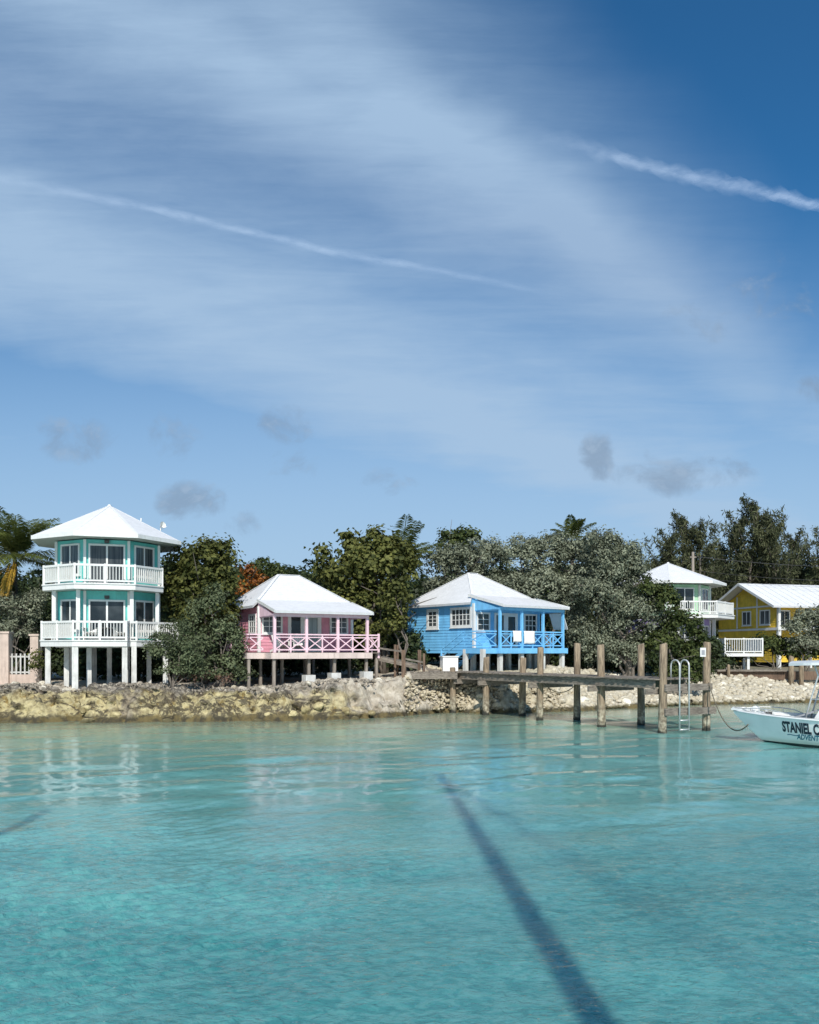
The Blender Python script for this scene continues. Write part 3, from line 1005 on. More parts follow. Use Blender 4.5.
def window(parent, fr, x0, x1, z0, z1, cols, rows, frame_mat, name='window', fw=0.10, glass=None, sash=0.035, sill=True):
    mb = MB()
    for (a, b, c, d) in ((x0, x0 + fw, z0, z1), (x1 - fw, x1, z0, z1), (x0 + fw, x1 - fw, z1 - fw, z1), (x0 + fw, x1 - fw, z0, z0 + fw)):
        fr.slab(mb, a, b, c, d, 0.0, 0.075)
    if sill:
        fr.slab(mb, x0 - 0.05, x1 + 0.05, z0 - 0.05, z0 - 0.001, 0.0, 0.11)
    iw = (x1 - x0 - 2 * fw); ih = (z1 - z0 - 2 * fw)
    for i in range(1, cols):
        xx = x0 + fw + iw * i / cols
        fr.slab(mb, xx - sash / 2, xx + sash / 2, z0 + fw, z1 - fw, 0.036, 0.062)
    for j in range(1, rows):
        zz = z0 + fw + ih * j / rows
        fr.slab(mb, x0 + fw, x1 - fw, zz - sash / 2, zz + sash / 2, 0.037, 0.058)
    w = mb.build(name, frame_mat, parent)
    g = MB()
    fr.slab(g, x0 + fw - 0.01, x1 - fw + 0.01, z0 + fw - 0.01, z1 - fw + 0.01, 0.002, 0.034)
    g.build('pane', glass or M['glass'], w)
    return w


def offset_poly(poly, d):
    return poly


def railing(parent, pts, zf, h, mat, spacing=0.15, bw=0.065, post=0.10, closed=False, rail_h=0.08):
    mb = MB()
    for i in range(len(pts) - 1):
        a = Vector((*pts[i], 0)); b = Vector((*pts[i + 1], 0))
        d = b - a; L = d.length; d.normalize()
        up = Vector((0, 0, 1))
        mb.bar(a + up * (zf + h), b + up * (zf + h), 0.12, rail_h)
        mb.bar(a + up * (zf + 0.12), b + up * (zf + 0.12), 0.06, 0.08)
        n = max(2, int(L / spacing))
        for k in range(1, n):
            p = a + d * (L * k / n)
            mb.bar(p + up * (zf + 0.16), p + up * (zf + h - rail_h / 2), bw, 0.035, up=d)
        np_ = max(1, int(round(L / 1.6)))
        for k in range(np_ + 1):
            if k == np_ and i < len(pts) - 2: continue
            p = a + d * (L * k / np_)
            mb.box(p.x - post / 2, p.x + post / 2, p.y - post / 2, p.y + post / 2, zf + 0.002, zf + h + 0.075)
    return mb.build('railing', mat, parent)


def octo(ap, z=None):
    R = ap / math.cos(PI / 8)
    return [(R * math.cos(-PI / 2 - PI / 8 + k * PI / 4), R * math.sin(-PI / 2 - PI / 8 + k * PI / 4)) for k in range(8)]


def face_frame(ap, k):
    """frame of octagon face k (0 = front), x from -half to +half"""
    a = -PI / 2 + k * PI / 4
    n = Vector((math.cos(a), math.sin(a), 0))
    u = Vector((-n.y, n.x, 0))
    return Fr(n * ap, u, n)


def octa_house(root, bz, mats, deck_up, deck_lo, rail_up, rail_lo, piles, cols, dz=0.0, face_windows=(0, -1, 1), detail=True):
    up_wall, lo_wall, trim = mats
    FL, FU, WT, EV, AP = 3.72 - bz, 6.43 - bz, 8.62 - bz, 8.68 - bz, 10.70 - bz
    ap = 2.72; half = ap * math.tan(PI / 8)
    # walls
    for nm, m, z0, z1 in (('lower_wall', lo_wall, FL, FU - 0.30), ('upper_wall', up_wall, FU - 0.02, WT)):
        mb = MB().prism(octo(ap), z0, z1)
        w = mb.build(nm, m, root)
        for (x, y) in octo(ap + 0.03):
            MB().box(x - 0.07, x + 0.07, y - 0.07, y + 0.07, z0 + 0.01, z1 - 0.01).build('corner_trim', trim, w)
    # floor slab on the stilts
    MB().prism(octo(ap + 0.06), FL - 0.36, FL - 0.015).build('floor_slab', M['pierwhite'], root)
    # decks
    for nm, poly, z, th, rails in (('lower_deck', deck_lo, FL, 0.30, rail_lo), ('upper_deck', deck_up, FU, 0.28, rail_up)):
        mb = MB().prism(poly, z - th, z)
        mb.prism([(p[0] * 1.012, p[1] * 1.012) for p in poly], z - 0.05, z + 0.012)
        d = mb.build(nm, M['white'], root)
        for r in rails:
            railing(d, r, z + 0.012, 0.86, M['white'], 0.155, 0.088, 0.11, rail_h=0.10)
    for (x, y) in cols:
        mb = MB()
        mb.box(x - 0.10, x + 0.10, y - 0.10, y + 0.10, FL + 0.013, FU - 0.285)
        mb.box(x - 0.125, x + 0.125, y - 0.125, y + 0.125, FL + 0.014, FL + 0.12)
        mb.build('column', trim, root)
    return FL, FU, WT, EV, AP, ap, half


def octa_roof(root, EV, AP, WT, eap, rise_mat, ap):
    oc = octo(eap)
    V = [(x, y, EV + 0.13) for x, y in oc] + [(0, 0, AP)]
    Fs = [(i, (i + 1) % 8, 8) for i in range(8)]
    mb = MB()
    mb.shell(V, Fs, 0.17)
    for (x, y) in oc:   # hip caps
        mb.bar((x * 0.985, y * 0.985, EV + 0.14), (0, 0, AP + 0.005), 0.14, 0.02)
    r = mb.build('roof', M['roof'], root)
    fa = MB()
    for i in range(8):
        a = Vector((*oc[i], EV + 0.045)); b = Vector((*oc[(i + 1) % 8], EV + 0.045))
        n = ((a + b) / 2).normalized(); n.z = 0
        fa.bar(a + n * 0.012, b + n * 0.012, 0.03, 0.19)
    fa.build('fascia', M['white'], r)
    so = MB()
    inn = octo(ap - 0.02)
    for i in range(8):
        j = (i + 1) % 8
        so.add([(oc[i][0] * .99, oc[i][1] * .99, EV - 0.03), (oc[j][0] * .99, oc[j][1] * .99, EV - 0.03), (*inn[j], EV - 0.01), (*inn[i], EV - 0.01)], [(3, 2, 1, 0)])
    so.build('soffit', M['softgrey'], r)
    cap = MB().tube([(0, 0, AP - 0.05), (0, 0, AP + 0.06)], [0.16, 0.05], 8)
    cap.build('roof_cap', M['white'], r)
    return r


def pile(root, x, y, ztop, wx, wy, bz, r, mat, name='piling', square=True, extra=0.3):
    zb = gz(wx, wy) - bz - extra
    mb = MB()
    if square:
        mb.box(x - r, x + r, y - r, y + r, zb, ztop)
    else:
        mb.tube([(x, y, zb), (x, y, ztop)], r, 10)
    return mb.build(name, mat, root)


def to_world(root, x, y):
    x, y = x * root.scale[0], y * root.scale[1]
    c, s = math.cos(root.rotation_euler.z), math.sin(root.rotation_euler.z)
    return root.location.x + c * x - s * y, root.location.y + s * x + c * y


# ---------------------------------------- turquoise octagonal house
TB = 1.5
TR = thing('octagonal_house', 'turquoise two storey octagonal house with white decks on white stilts', 'house',
           (-15.48, 42.3, TB), math.radians(17.5))
TR.scale = (0.885, 0.885, 1.0)
dk_up = [(-3.4, -1.6), (-1.6, -3.75), (1.5, -3.75), (2.98, -2.15), (2.98, -0.9), (1.0, -2.3), (-1.0, -2.3), (-3.4, -0.5)]
dk_lo = [(-3.5, -1.65), (-1.68, -3.88), (1.08, -3.88), (1.22, -3.42), (1.55, -3.42), (3.85, -1.5), (3.85, -0.6), (1.0, -2.3), (-1.0, -2.3), (-3.5, -0.5)]
r_up = [[(-3.34, -0.55), (-3.33, -1.62), (-1.58, -3.69), (1.48, -3.69), (2.92, -2.13), (2.92, -1.0)]]
r_lo = [[(-3.43, -0.55), (-3.43, -1.66), (-1.65, -3.82), (1.03, -3.82), (1.16, -3.37)], [(1.20, -3.37), (1.55, -3.36), (3.77, -1.5), (3.77, -0.8)]]
cl = [(-2.8, -1.75), (-1.45, -3.1), (1.3, -3.1), (2.65, -1.8)]
FL, FU, WT, EV, AP, ap, half = octa_house(TR, TB, (M['turq'], M['turq'], M['white']), dk_up, dk_lo, r_up, r_lo, None, cl)
rf = octa_roof(TR, EV, AP, WT, 3.96, M['roof'], ap)
MB().tube([(1.75, 0.4, EV + 1.2), (1.75, 0.4, EV + 1.5)], 0.04, 8).build('vent_pipe', M['white'], rf)
ds = MB()
ds.tube([(2.85, -0.6, EV + 0.6), (2.85, -0.6, EV + 0.95)], 0.03, 6)
ds.tube([(2.85, -0.6, EV + 0.95), (2.92, -0.72, EV + 1.0), (2.99, -0.84, EV + 1.05)], [0.04, 0.12, 0.18], 12, cap=False)
ds.tube([(2.85, -0.6, EV + 0.8), (3.2, -0.9, EV + 0.95)], 0.012, 5)
ds.build('satellite_dish', M['white'], rf)
for (zf, zt, dw) in ((FL, FL + 1.98, 1.0), (FU, FU + 1.98, 1.0)):
    f = face_frame(ap, 0)
    window(TR, f, -0.95, 0.95, zf + 0.03, zt, 2, 1, M['white'], 'sliding_door', 0.09, sash=0.10, sill=False)
    for k in (-1, 1):
        f = face_frame(ap, k)
        window(TR, f, -0.74, 0.74, zf + 0.45, zt + 0.03, 2, 1, M['white'], 'window', 0.09, sash=0.08)
    f = face_frame(ap, 2)
    window(TR, f, -0.5, 0.5, zf + 0.75, zt, 1, 2, M['white'], 'window', 0.09)
    f = face_frame(ap, 0)
    lm = MB()
    f.slab(lm, -0.13, 0.13, zt + 0.07, zt + 0.2, 0.0, 0.14)
    f.slab(lm, -0.10, 0.10, zt + 0.04, zt + 0.07, 0.02, 0.12)
    lm.build('wall_lamp', M['darkmetal'], TR)
for (x, y, r) in ((-3.1, -1.75, 0.135), (-1.55, -3.68, 0.155), (0.95, -3.68, 0.135), (1.42, -3.28, 0.135), (3.1, -1.8, 0.135),
                  (-2.2, -1.2, 0.13), (-0.95, -2.25, 0.13), (0.95, -2.25, 0.13), (2.2, -0.9, 0.13),
                  (-2.2, 0.9, 0.13), (-0.95, 2.2, 0.13), (0.95, 2.2, 0.13), (2.2, 0.9, 0.13), (0, 0, 0.13), (-1.1, 0.2, 0.13)):
    wx, wy = to_world(TR, x, y)
    pile(TR, x, y, FL - 0.302 if math.hypot(x, y) > 2.6 else FL - 0.362, wx, wy, TB, r, M['pierwhite'])

# ---------------------------------------- mint and lilac octagonal house, far right
GB = 1.5
GH = thing('octagonal_house', 'mint green and lilac octagonal house with white balconies behind the dock sign', 'house',
           (19.55, 62.0, GB - 0.62), math.radians(52))
gu = [(-3.4, -2.3), (-1.9, -4.3), (1.9, -4.3), (3.9, -2.3), (3.9, -0.6), (1.0, -2.3), (-1.0, -2.3), (-3.4, -0.9)]
gr = [[(-3.3, -1.0), (-3.3, -2.3), (-1.85, -4.2), (1.85, -4.2), (3.8, -2.25), (3.8, -0.7)]]
glo = [(-2.9, -2.0), (-1.3, -3.5), (1.3, -3.5), (2.9, -2.0), (2.9, -0.9), (1.0, -2.3), (-1.0, -2.3), (-2.9, -0.9)]
grl = [[(-2.8, -1.0), (-2.8, -2.0), (-1.3, -3.4), (1.3, -3.4), (2.8, -2.0), (2.8, -1.0)]]
gcl = [(-2.55, -1.75), (-1.3, -3.0), (1.3, -3.0), (2.65, -1.75)]
gFL, gFU, gWT, gEV, gAP, gap_, _h = octa_house(GH, GB, (M['green'], M['purple'], M['white']), gu, glo, gr, grl, None, gcl)
octa_roof(GH, gEV, gAP - 0.25, gWT, 3.82, M['roof'], gap_)
for zf in (gFL, gFU):
    for k in (-2, -1, 0, 1):
        window(GH, face_frame(gap_, k), -0.72, 0.72, zf + 0.35, zf + 1.95, 2, 1, M['white'], 'window', 0.08, sash=0.06)
for (x, y) in ((-2.5, -1.8), (-1.2, -3.2), (1.2, -3.2), (2.5, -1.8), (-2.0, 1), (2.0, 1), (0, 0)):
    wx, wy = to_world(GH, x, y)
    pile(GH, x, y, gFL - 0.37, wx, wy, GB - 0.62, 0.12, M['pierwhite'])

# white railed terrace in front of it
tA = W(722, 652, 57.0); tz = 3.02
tx0, tx1 = 21.9, 24.6
ter = thing('terrace', 'small white railed deck on posts in front of the yellow house', 'terrace', (tx0, 57.0, 1.45))
tl = tz - 1.45
d = MB().prism([(0, 0), (tx1 - tx0, 0), (tx1 - tx0, 3.2), (0, 3.2)], tl - 0.22, tl).build('deck', M['white'], ter)
railing(d, [(0.05, 2.8), (0.05, 0.06), (tx1 - tx0 - 0.05, 0.06), (tx1 - tx0 - 0.05, 2.8)], tl, 1.0, M['white'], 0.16, 0.10)
for (x, y) in ((0.3, 0.3), (1.75, 0.3), (0.3, 2.6), (2.4, 2.6)):
    pile(ter, x, y, tl - 0.222, tx0 + x, 57 + y, 1.45, 0.09, M['white'] if x > 1 else M['stile'], 'post')

# ---------------------------------------- yellow gabled house
YA = math.radians(15)
YB = 2.0
YH = thing('gabled_house', 'yellow two storey house with long white gable roof at the right edge', 'house', (30.75, 68.4, YB), YA)
HW, YL, YE, YR = 4.5, 22.0, 6.95 - YB, 9.15 - YB
# local x along the long side, y back; gable at x=0 spans y 0..9
wl = MB()
fg = Fr((0.45, 2 * HW - 0.45, 0), (0, -1, 0), (-1, 0, 0))
wid = 2 * HW - 0.9
lap_wall(wl, fg, 0, wid, 0.2, YE - 0.05, 0.2)
for i in range(10):   # boarded gable triangle
    z0 = YE - 0.05 + i * (YR - YE - 0.2) / 10; z1 = YE - 0.05 + (i + 1) * (YR - YE - 0.2) / 10
    k = (wid / 2) * (1 - i / 10.0); k1 = (wid / 2) * (1 - (i + 1) / 10.0)
    wl.add([fg.p(wid / 2 - k, z0, 0.03), fg.p(wid / 2 + k, z0, 0.03), fg.p(wid / 2 + k1, z1, 0.01), fg.p(wid / 2 - k1, z1, 0.01)], [(0, 1, 2, 3)])
fs = Fr((0.45, 0.45 + 1.6, 0), (1, 0, 0), (0, -1, 0))
lap_wall(wl, fs, 0, YL - 1, 0.2, YE + 0.3, 0.2)
wl.build('wall', M['yellow'], YH)
rb = MB()
V = [(-0.5, -0.1, YE), (YL, -0.1, YE), (YL, HW, YR), (-0.5, HW, YR), (YL, 2 * HW + 0.1, YE), (-0.5, 2 * HW + 0.1, YE)]
rb.shell(V, [(0, 1, 2, 3), (3, 2, 4, 5)], 0.16)
for i in range(1, 28):   # standing seams
    x = -0.5 + i * (YL + 0.5) / 28
    rb.bar((x, -0.1, YE + 0.012), (x, HW, YR + 0.012), 0.04, 0.03)
ro = rb.build('roof', M['roof'], YH)
bb = MB()
bb.bar((-0.515, -0.1, YE - 0.10), (-0.515, HW, YR - 0.10), 0.03, 0.2)
bb.bar((-0.515, 2 * HW + 0.1, YE - 0.10), (-0.515, HW, YR - 0.10), 0.03, 0.2)
bb.build('bargeboard', M['white'], ro)
z2 = 5.25 - YB
window(YH, fg, 5.75, 7.05, z2 + 0.15, z2 + 1.45, 2, 1, M['white'], 'window', 0.10, sash=0.08)
window(YH, fg, 3.4, 4.6, z2 + 0.15, z2 + 1.45, 2, 1, M['white'], 'window', 0.10, sash=0.08)
for k, (xa, xb) in enumerate(((1.3, 2.4), (4.0, 5.2), (6.8, 8.0), (9.6, 10.8))):
    window(YH, fs, xa, xb, z2 - 0.1, z2 + 1.45, 2, 1, M['white'], 'window', 0.10)
    window(YH, fs, xa, xb, 0.9, 2.3, 2, 1, M['white'], 'window', 0.10)
bal = MB().box(0.3, YL - 1, 0.35, 2.03, z2 - 0.32, z2 - 0.1).build('balcony', M['white'], YH)
tr = MB()
fg.slab(tr, wid - 0.12, wid, 0.2, YE, 0.03, 0.07)
fg.slab(tr, 0, wid, z2 - 0.30, z2 - 0.12, 0.03, 0.07)
for q in (-1.35, 1.35):
    fg.slab(tr, wid / 2 + q - 0.07, wid / 2 + q + 0.07, z2 - 0.1, YE + 1.05, 0.032, 0.075)
fg.slab(tr, 1.0, wid - 1.0, YE - 0.02, YE + 0.12, 0.034, 0.08)
tr.build('trim', M['white'], YH)
for x in (0.5, 3.6, 6.7, 9.8, 13):
    MB().box(x - 0.13, x + 0.13, 0.4, 0.66, -0.4, z2 - 0.322).box(x - 0.11, x + 0.11, 0.42, 0.64, z2 - 0.098, YE - 0.12).build('column', M['white'], YH)


# ---------------------------------------- the two hip roofed cottages
def cottage(label, loc, th, bz, fl, eave, peave, knee, ridge, wmat, tmat, pmat, Wd, extra_right, P=2.1, L=5.0, rh=0.5):
    R = thing('porch_cottage', label, 'cottage', (*loc, bz), th)
    fl -= bz; eave -= bz; peave -= bz; knee -= bz; ridge -= bz
    # walls
    fF = Fr((0, P, 0), (1, 0, 0), (0, -1, 0))
    fL = Fr((0, P + L, 0), (0, -1, 0), (-1, 0, 0))
    fR = Fr((Wd, P, 0), (0, 1, 0), (1, 0, 0))
    fB = Fr((Wd, P + L, 0), (-1, 0, 0), (0, 1, 0))
    wb = MB()
    lap_wall(wb, fF, 0.0, Wd, fl + 0.02, knee - 0.15)
    lap_wall(wb, fL, 0.0, L, fl - 0.30, eave - 0.06)
    lap_wall(wb, fR, 0.0, L, fl - 0.30, eave - 0.06)
    lap_wall(wb, fB, 0.0, Wd, fl - 0.30, eave - 0.06)
    wall = wb.build('wall', wmat, R)
    for (x, y) in ((-0.02, P - 0.02), (Wd + 0.02, P - 0.02), (-0.02, P + L + 0.02), (Wd + 0.02, P + L + 0.02)):
        t = MB().box(x - 0.075, x + 0.075, y - 0.075, y + 0.075, fl + 0.01 if y < P else fl - 0.28, eave - 0.05)
        t.build('corner_trim', M['white'] if tmat is not M['bluetrim'] or (y < P and x < 0) else M['bluetrim'], wall)
    # roof
    ym = P + L / 2; o = 0.38
    xl, xr = Wd / 2 - rh, Wd / 2 + rh
    k = (ridge - knee) / (ridge - eave)
    kx = xl + (-o - xl) * k; kx2 = xr + (Wd + o - xr) * k
    ky = ym + (P - o - ym) * k
    V = [(xl, ym, ridge), (xr, ym, ridge), (kx, ky, knee), (kx2, ky, knee), (-o, P - 0.12, eave), (Wd + o, P - 0.12, eave),
         (-o, P + L + o, eave), (Wd + o, P + L + o, eave), (-0.05, -0.28, peave), (Wd + 0.16, -0.28, peave)]
    F = [(0, 2, 3, 1), (2, 8, 9, 3), (0, 6, 4, 2), (1, 3, 5, 7), (0, 1, 7, 6)]
    rm = MB().shell(V, F, 0.13)
    for a, b in ((0, 1), (0, 6), (1, 7), (0, 2), (1, 3)):
        rm.bar(Vector(V[a]) + Vector((0, 0, .012)), Vector(V[b]) + Vector((0, 0, .012)), 0.15, 0.03)
    roof = rm.build('roof', M['roof'], R)
    # porch beam, end gables
    zb = peave - 0.13
    bm_ = MB()
    bm_.box(-0.02, Wd + 0.02, 0.0, 0.10, zb - 0.16, zb - 0.005)
    bm_.box(0.0, 0.08, 0.101, P - 0.1, zb - 0.16, zb - 0.01)
    bm_.box(Wd - 0.08, Wd, 0.101, P - 0.1, zb - 0.16, zb - 0.01)
    bm_.build('porch_beam', tmat, R)
    for xx in (-0.03, Wd + 0.03):
        g = MB()
        a, b, c = (xx, -0.05, zb - 0.1), (xx, ky, zb - 0.12), (xx, ky, knee - 0.14)
        d_ = 0.03 if xx < 0 else -0.03
        g.add([a, b, c, (a[0] + d_, a[1], a[2]), (b[0] + d_, b[1], b[2]), (c[0] + d_, c[1], c[2])],
              [(0, 1, 2), (5, 4, 3), (0, 2, 5, 3), (1, 0, 3, 4), (2, 1, 4, 5)])
        g.build('gable_panel', tmat if wmat is M['blue'] else M['pinktrim'], R)
        br = MB()
        br.bar((xx - d_ * 1.6, -0.34, peave - 0.04), (xx - d_ * 1.6, ky + 0.02, knee - 0.04), 0.035, 0.15)
        br.build('bargeboard', M['white'], roof)
    # porch deck
    dk = MB()
    nb = 14
    for i in range(nb):
        y0 = -0.12 + (P + 0.05) * i / nb; y1 = -0.12 + (P + 0.05) * (i + 1) / nb - 0.012
        dk.box(-0.12, Wd + 0.1 + extra_right, y0, y1, fl - 0.045, fl)
    deck = dk.build('porch_deck', M['greywood'] if wmat is M['pink'] else tmat, R)
    fa = MB()
    fa.box(-0.14, Wd + 0.12 + extra_right * 0.0, -0.17, -0.125, fl - 0.30, fl - 0.01)
    fa.box(-0.165, -0.125, -0.12, P, fl - 0.30, fl - 0.01)
    fa.box(Wd + 0.12, Wd + 0.16, -0.12, P, fl - 0.34, fl - 0.05)
    fa.box(-0.1, Wd + 0.1, P - 0.02, P + 0.02, fl - 0.34, fl - 0.05)
    fa.build('deck_fascia', M['cream'] if wmat is M['pink'] else tmat, deck)
    # posts
    xs = [0.06, Wd * 0.335, Wd * 0.665, Wd - 0.06]
    for x in xs:
        MB().box(x - 0.065, x + 0.065, 0.0, 0.13, fl + 0.001, zb - 0.162).build('porch_post', pmat, R)
    return R, dict(fl=fl, fF=fF, fL=fL, fR=fR, zb=zb, xs=xs, deck=deck, eave=eave, P=P, L=L, W=Wd, knee=knee, roof=roof)


def x_rail(parent, a, b, zf, h, n, mat, z2=None):
    """railing bay: rails, intermediate posts and crossed diagonals"""
    mb = MB()
    a = Vector((*a, zf)); b = Vector((*b, zf if z2 is None else z2))
    U = Vector((0, 0, 1))
    mb.bar(a + U * h, b + U * h, 0.09, 0.065)
    mb.bar(a + U * 0.14, b + U * 0.14, 0.05, 0.06)
    mb.bar(a + U * (h - 0.14), b + U * (h - 0.14), 0.04, 0.05)
    for i in range(n):
        p, q = a.lerp(b, i / n), a.lerp(b, (i + 1) / n)
        mb.bar(p + U * 0.17, q + U * (h - 0.16), 0.03, 0.05)
        mb.bar(p + U * (h - 0.16), q + U * 0.17, 0.034, 0.05)
        if i:
            mb.bar(p + U * 0.0, p + U * (h - 0.03), 0.06, 0.06)
    return mb.build('railing', mat, parent)


PINK, ci = cottage('pink clapboard cottage with white hip roof and cross braced porch rail, on stilts', (-6.62, 40.0), math.radians(30), 1.5,
                   3.12, 5.52, 5.18, 5.82, 7.38, M['pink'], M['pinktrim'], M['pinktrim'], 5.2, 0.55, rh=0.6)
fl = ci['fl']; fF = ci['fF']; fL_ = ci['fL']; P_ = ci['P']
window(PINK, fF, 0.12, 1.25, fl + 0.95, fl + 2.0, 3, 3, M['white'])
window(PINK, fF, 3.92, 5.0, fl + 0.95, fl + 2.0, 3, 3, M['white'])
window(PINK, fL_, 3.55, 4.65, fl + 0.95, fl + 2.0, 3, 3, M['white'])
window(PINK, fL_, 1.2, 2.0, fl + 0.95, fl + 2.0, 2, 3, M['white'])
window(PINK, fF, 1.55, 2.42, fl + 0.03, fl + 2.02, 1, 1, M['white'], 'french_door', 0.17, sill=False)
window(PINK, fF, 2.425, 3.42, fl + 0.03, fl + 2.02, 1, 1, M['white'], 'french_door', 0.20, M['curtain'], sill=False)
xs = ci['xs']
for i in range(3):
    x_rail(ci['deck'], (xs[i] + 0.065, 0.06), (xs[i + 1] - 0.065, 0.06), fl, 0.90, 2, M['pinktrim'])
xe = 5.2 + 0.6
x_rail(ci['deck'], (xs[3] + 0.065, 0.06), (xe, 0.06), fl, 0.90, 1, M['pinktrim'])
x_rail(ci['deck'], (xe, 0.12), (xe, 1.5), fl, 0.90, 2, M['pinktrim'])
for y in (0.01, 1.45):
    MB().box(xe - 0.05, xe + 0.05, y, y + 0.1, fl - 0.3, fl + 0.98).build('rail_post', M['pinktrim'], ci['deck'])
# side deck on the left
sd = MB().box(-1.0, -0.17, 0.9, 4.6, fl - 0.05, fl - 0.005).build('side_deck', M['greywood'], PINK)
MB().box(-1.02, -0.165, 0.84, 0.895, fl - 0.30, fl - 0.01).box(-1.05, -1.005, 0.84, 4.6, fl - 0.30, fl - 0.01).build('deck_fascia', M['cream'], sd)
x_rail(sd, (-0.97, 0.95), (-0.97, 4.5), fl, 0.90, 4, M['pinktrim'])
x_rail(sd, (-0.9, 0.95), (-0.2, 0.95), fl, 0.90, 1, M['pinktrim'])
for (x, y, nm) in ((0.0, 0.0, 0), (1.9, 0.15, 1), (3.3, 0.15, 1), (5.1, 0.1, 1), (5.75, 0.2, 0), (0, 1.9, 0), (1.2, 2.0, 0), (2.6, 2.0, 0), (4.2, 2.0, 0),
                   (5.1, 2.1, 0), (0.1, 4.5, 0), (1.8, 4.5, 0), (3.5, 4.5, 0), (5.1, 4.5, 0), (0.1, 7, 0), (2.6, 7, 0), (5.1, 7, 0), (-0.95, 0.95, 0), (-0.95, 3, 0)):
    wx, wy = to_world(PINK, x, y)
    g = gz(wx, wy) - 1.5
    pile(PINK, x, y, fl - 0.051 if y < 2.0 else fl - 0.31, wx, wy, 1.5, 0.065, M['stile'], 'stilt')
    if nm:
        MB().box(x - 0.26, x + 0.26, y - 0.26, y + 0.26, g - 0.3, g + 0.42).build('footing_block', M['pierwhite'], PINK)

BLUE, cb = cottage('blue clapboard cottage with white hip roof and corner porch, behind the dock', (4.97, 45.0), math.radians(38), 2.05,
                   3.36, 5.96, 5.74, 6.42, 7.98, M['blue'], M['bluetrim'], M['bluetrim'], 5.25, 0.0, P=2.1, L=6.0, rh=0.34)
fl = cb['fl']; fF = cb['fF']; fL_ = cb['fL']; LB = cb['L']
window(BLUE, fL_, LB - 2.0, LB - 0.16, fl + 1.2, fl + 2.36, 5, 3, M['white'], fw=0.14)
window(BLUE, fL_, LB - 4.2, LB - 3.1, fl + 1.15, fl + 2.36, 2, 4, M['white'], fw=0.18)
window(BLUE, fF, 0.15, 1.2, fl + 0.95, fl + 2.05, 2, 3, M['white'])
window(BLUE, fF, 4.0, 5.1, fl + 0.95, fl + 2.05, 3, 3, M['white'])
window(BLUE, fF, 1.55, 2.44, fl + 0.03, fl + 2.05, 1, 1, M['white'], 'french_door', 0.13, sill=False)
window(BLUE, fF, 2.445, 3.45, fl + 0.03, fl + 2.05, 1, 1, M['white'], 'french_door', 0.20, sill=False)
xs = cb['xs']
for i in range(3):
    x_rail(cb['deck'], (xs[i] + 0.065, 0.06), (xs[i + 1] - 0.065, 0.06), fl, 0.92, 2, M['bluetrim'])
x_rail(cb['deck'], (5.25, 0.13), (5.25, 2.05), fl, 0.92, 2, M['bluetrim'])
# landing and stair along the left wall
ld = MB().box(-1.15, -0.17, 0.15, 1.75, fl - 0.06, fl - 0.004).build('landing', M['bluetrim'], BLUE)
MB().box(-1.17, -0.17, 0.10, 0.145, fl - 0.30, fl - 0.01).box(-1.2, -1.155, 0.1, 1.75, fl - 0.30, fl - 0.01).build('deck_fascia', M['bluetrim'], ld)
x_rail(ld, (-1.12, 0.2), (-0.1, 0.2), fl, 0.92, 1, M['bluetrim'])
x_rail(ld, (-1.12, 0.22), (-1.12, 1.7), fl, 0.92, 1, M['bluetrim'])
st = MB()
ns = 6
for i in range(ns):
    y0 = 1.76 + i * 0.30
    st.box(-1.12, -0.2, y0, y0 + 0.31, fl - 0.06 - (i + 1) * 0.17, fl - 0.02 - (i + 1) * 0.17)
st.bar((-1.14, 1.76, fl - 0.2), (-1.14, 1.76 + ns * 0.31, fl - 0.2 - ns * 0.17), 0.05, 0.22)
st.bar((-0.19, 1.76, fl - 0.2), (-0.19, 1.76 + ns * 0.31, fl - 0.2 - ns * 0.17), 0.05, 0.22)
stair = st.build('stair', M['bluetrim'], BLUE)
hr = MB()
for off in (0.92, 0.5):
    hr.bar((-1.16, 1.7, fl + off), (-1.16, 1.76 + ns * 0.31, fl + off - ns * 0.17), 0.05, 0.06)
hr.box(-1.2, -1.12, 1.76 + ns * 0.31 - 0.04, 1.76 + ns * 0.31 + 0.04, fl - 1.2, fl - 0.05)
hr.build('handrail', M['bluetrim'], stair)
for (x, y) in ((0.1, 0.1), (1.75, 0.1), (3.5, 0.1), (5.15, 0.1), (1.0, 2.05), (2.7, 2.05), (4.4, 2.05), (0.1, 2.3), (5.15, 2.3), (0.1, 4.9), (2.6, 4.9), (5.2, 4.9),
               (0.1, 7.4), (2.6, 7.4), (5.2, 7.4), (-1.1, 0.2), (-1.1, 1.6)):
    wx, wy = to_world(BLUE, x, y)
    pile(BLUE, x, y, fl - 0.061 if x < 0 else (fl - 0.31), wx, wy, 2.05, 0.11 if y < 3 else 0.09, M['pierwhite'], 'stilt')
# shutter propped at the right end of the porch
fR_ = cb['fR']
sp = MB()
sp.hexa((5.36, 0.2, cb['zb'] - 0.2), (0, 1.1, 0), (0.42, 0, -0.95), (0.03, 0, 0.015))
sp.build('storm_shutter', M['white'], BLUE)

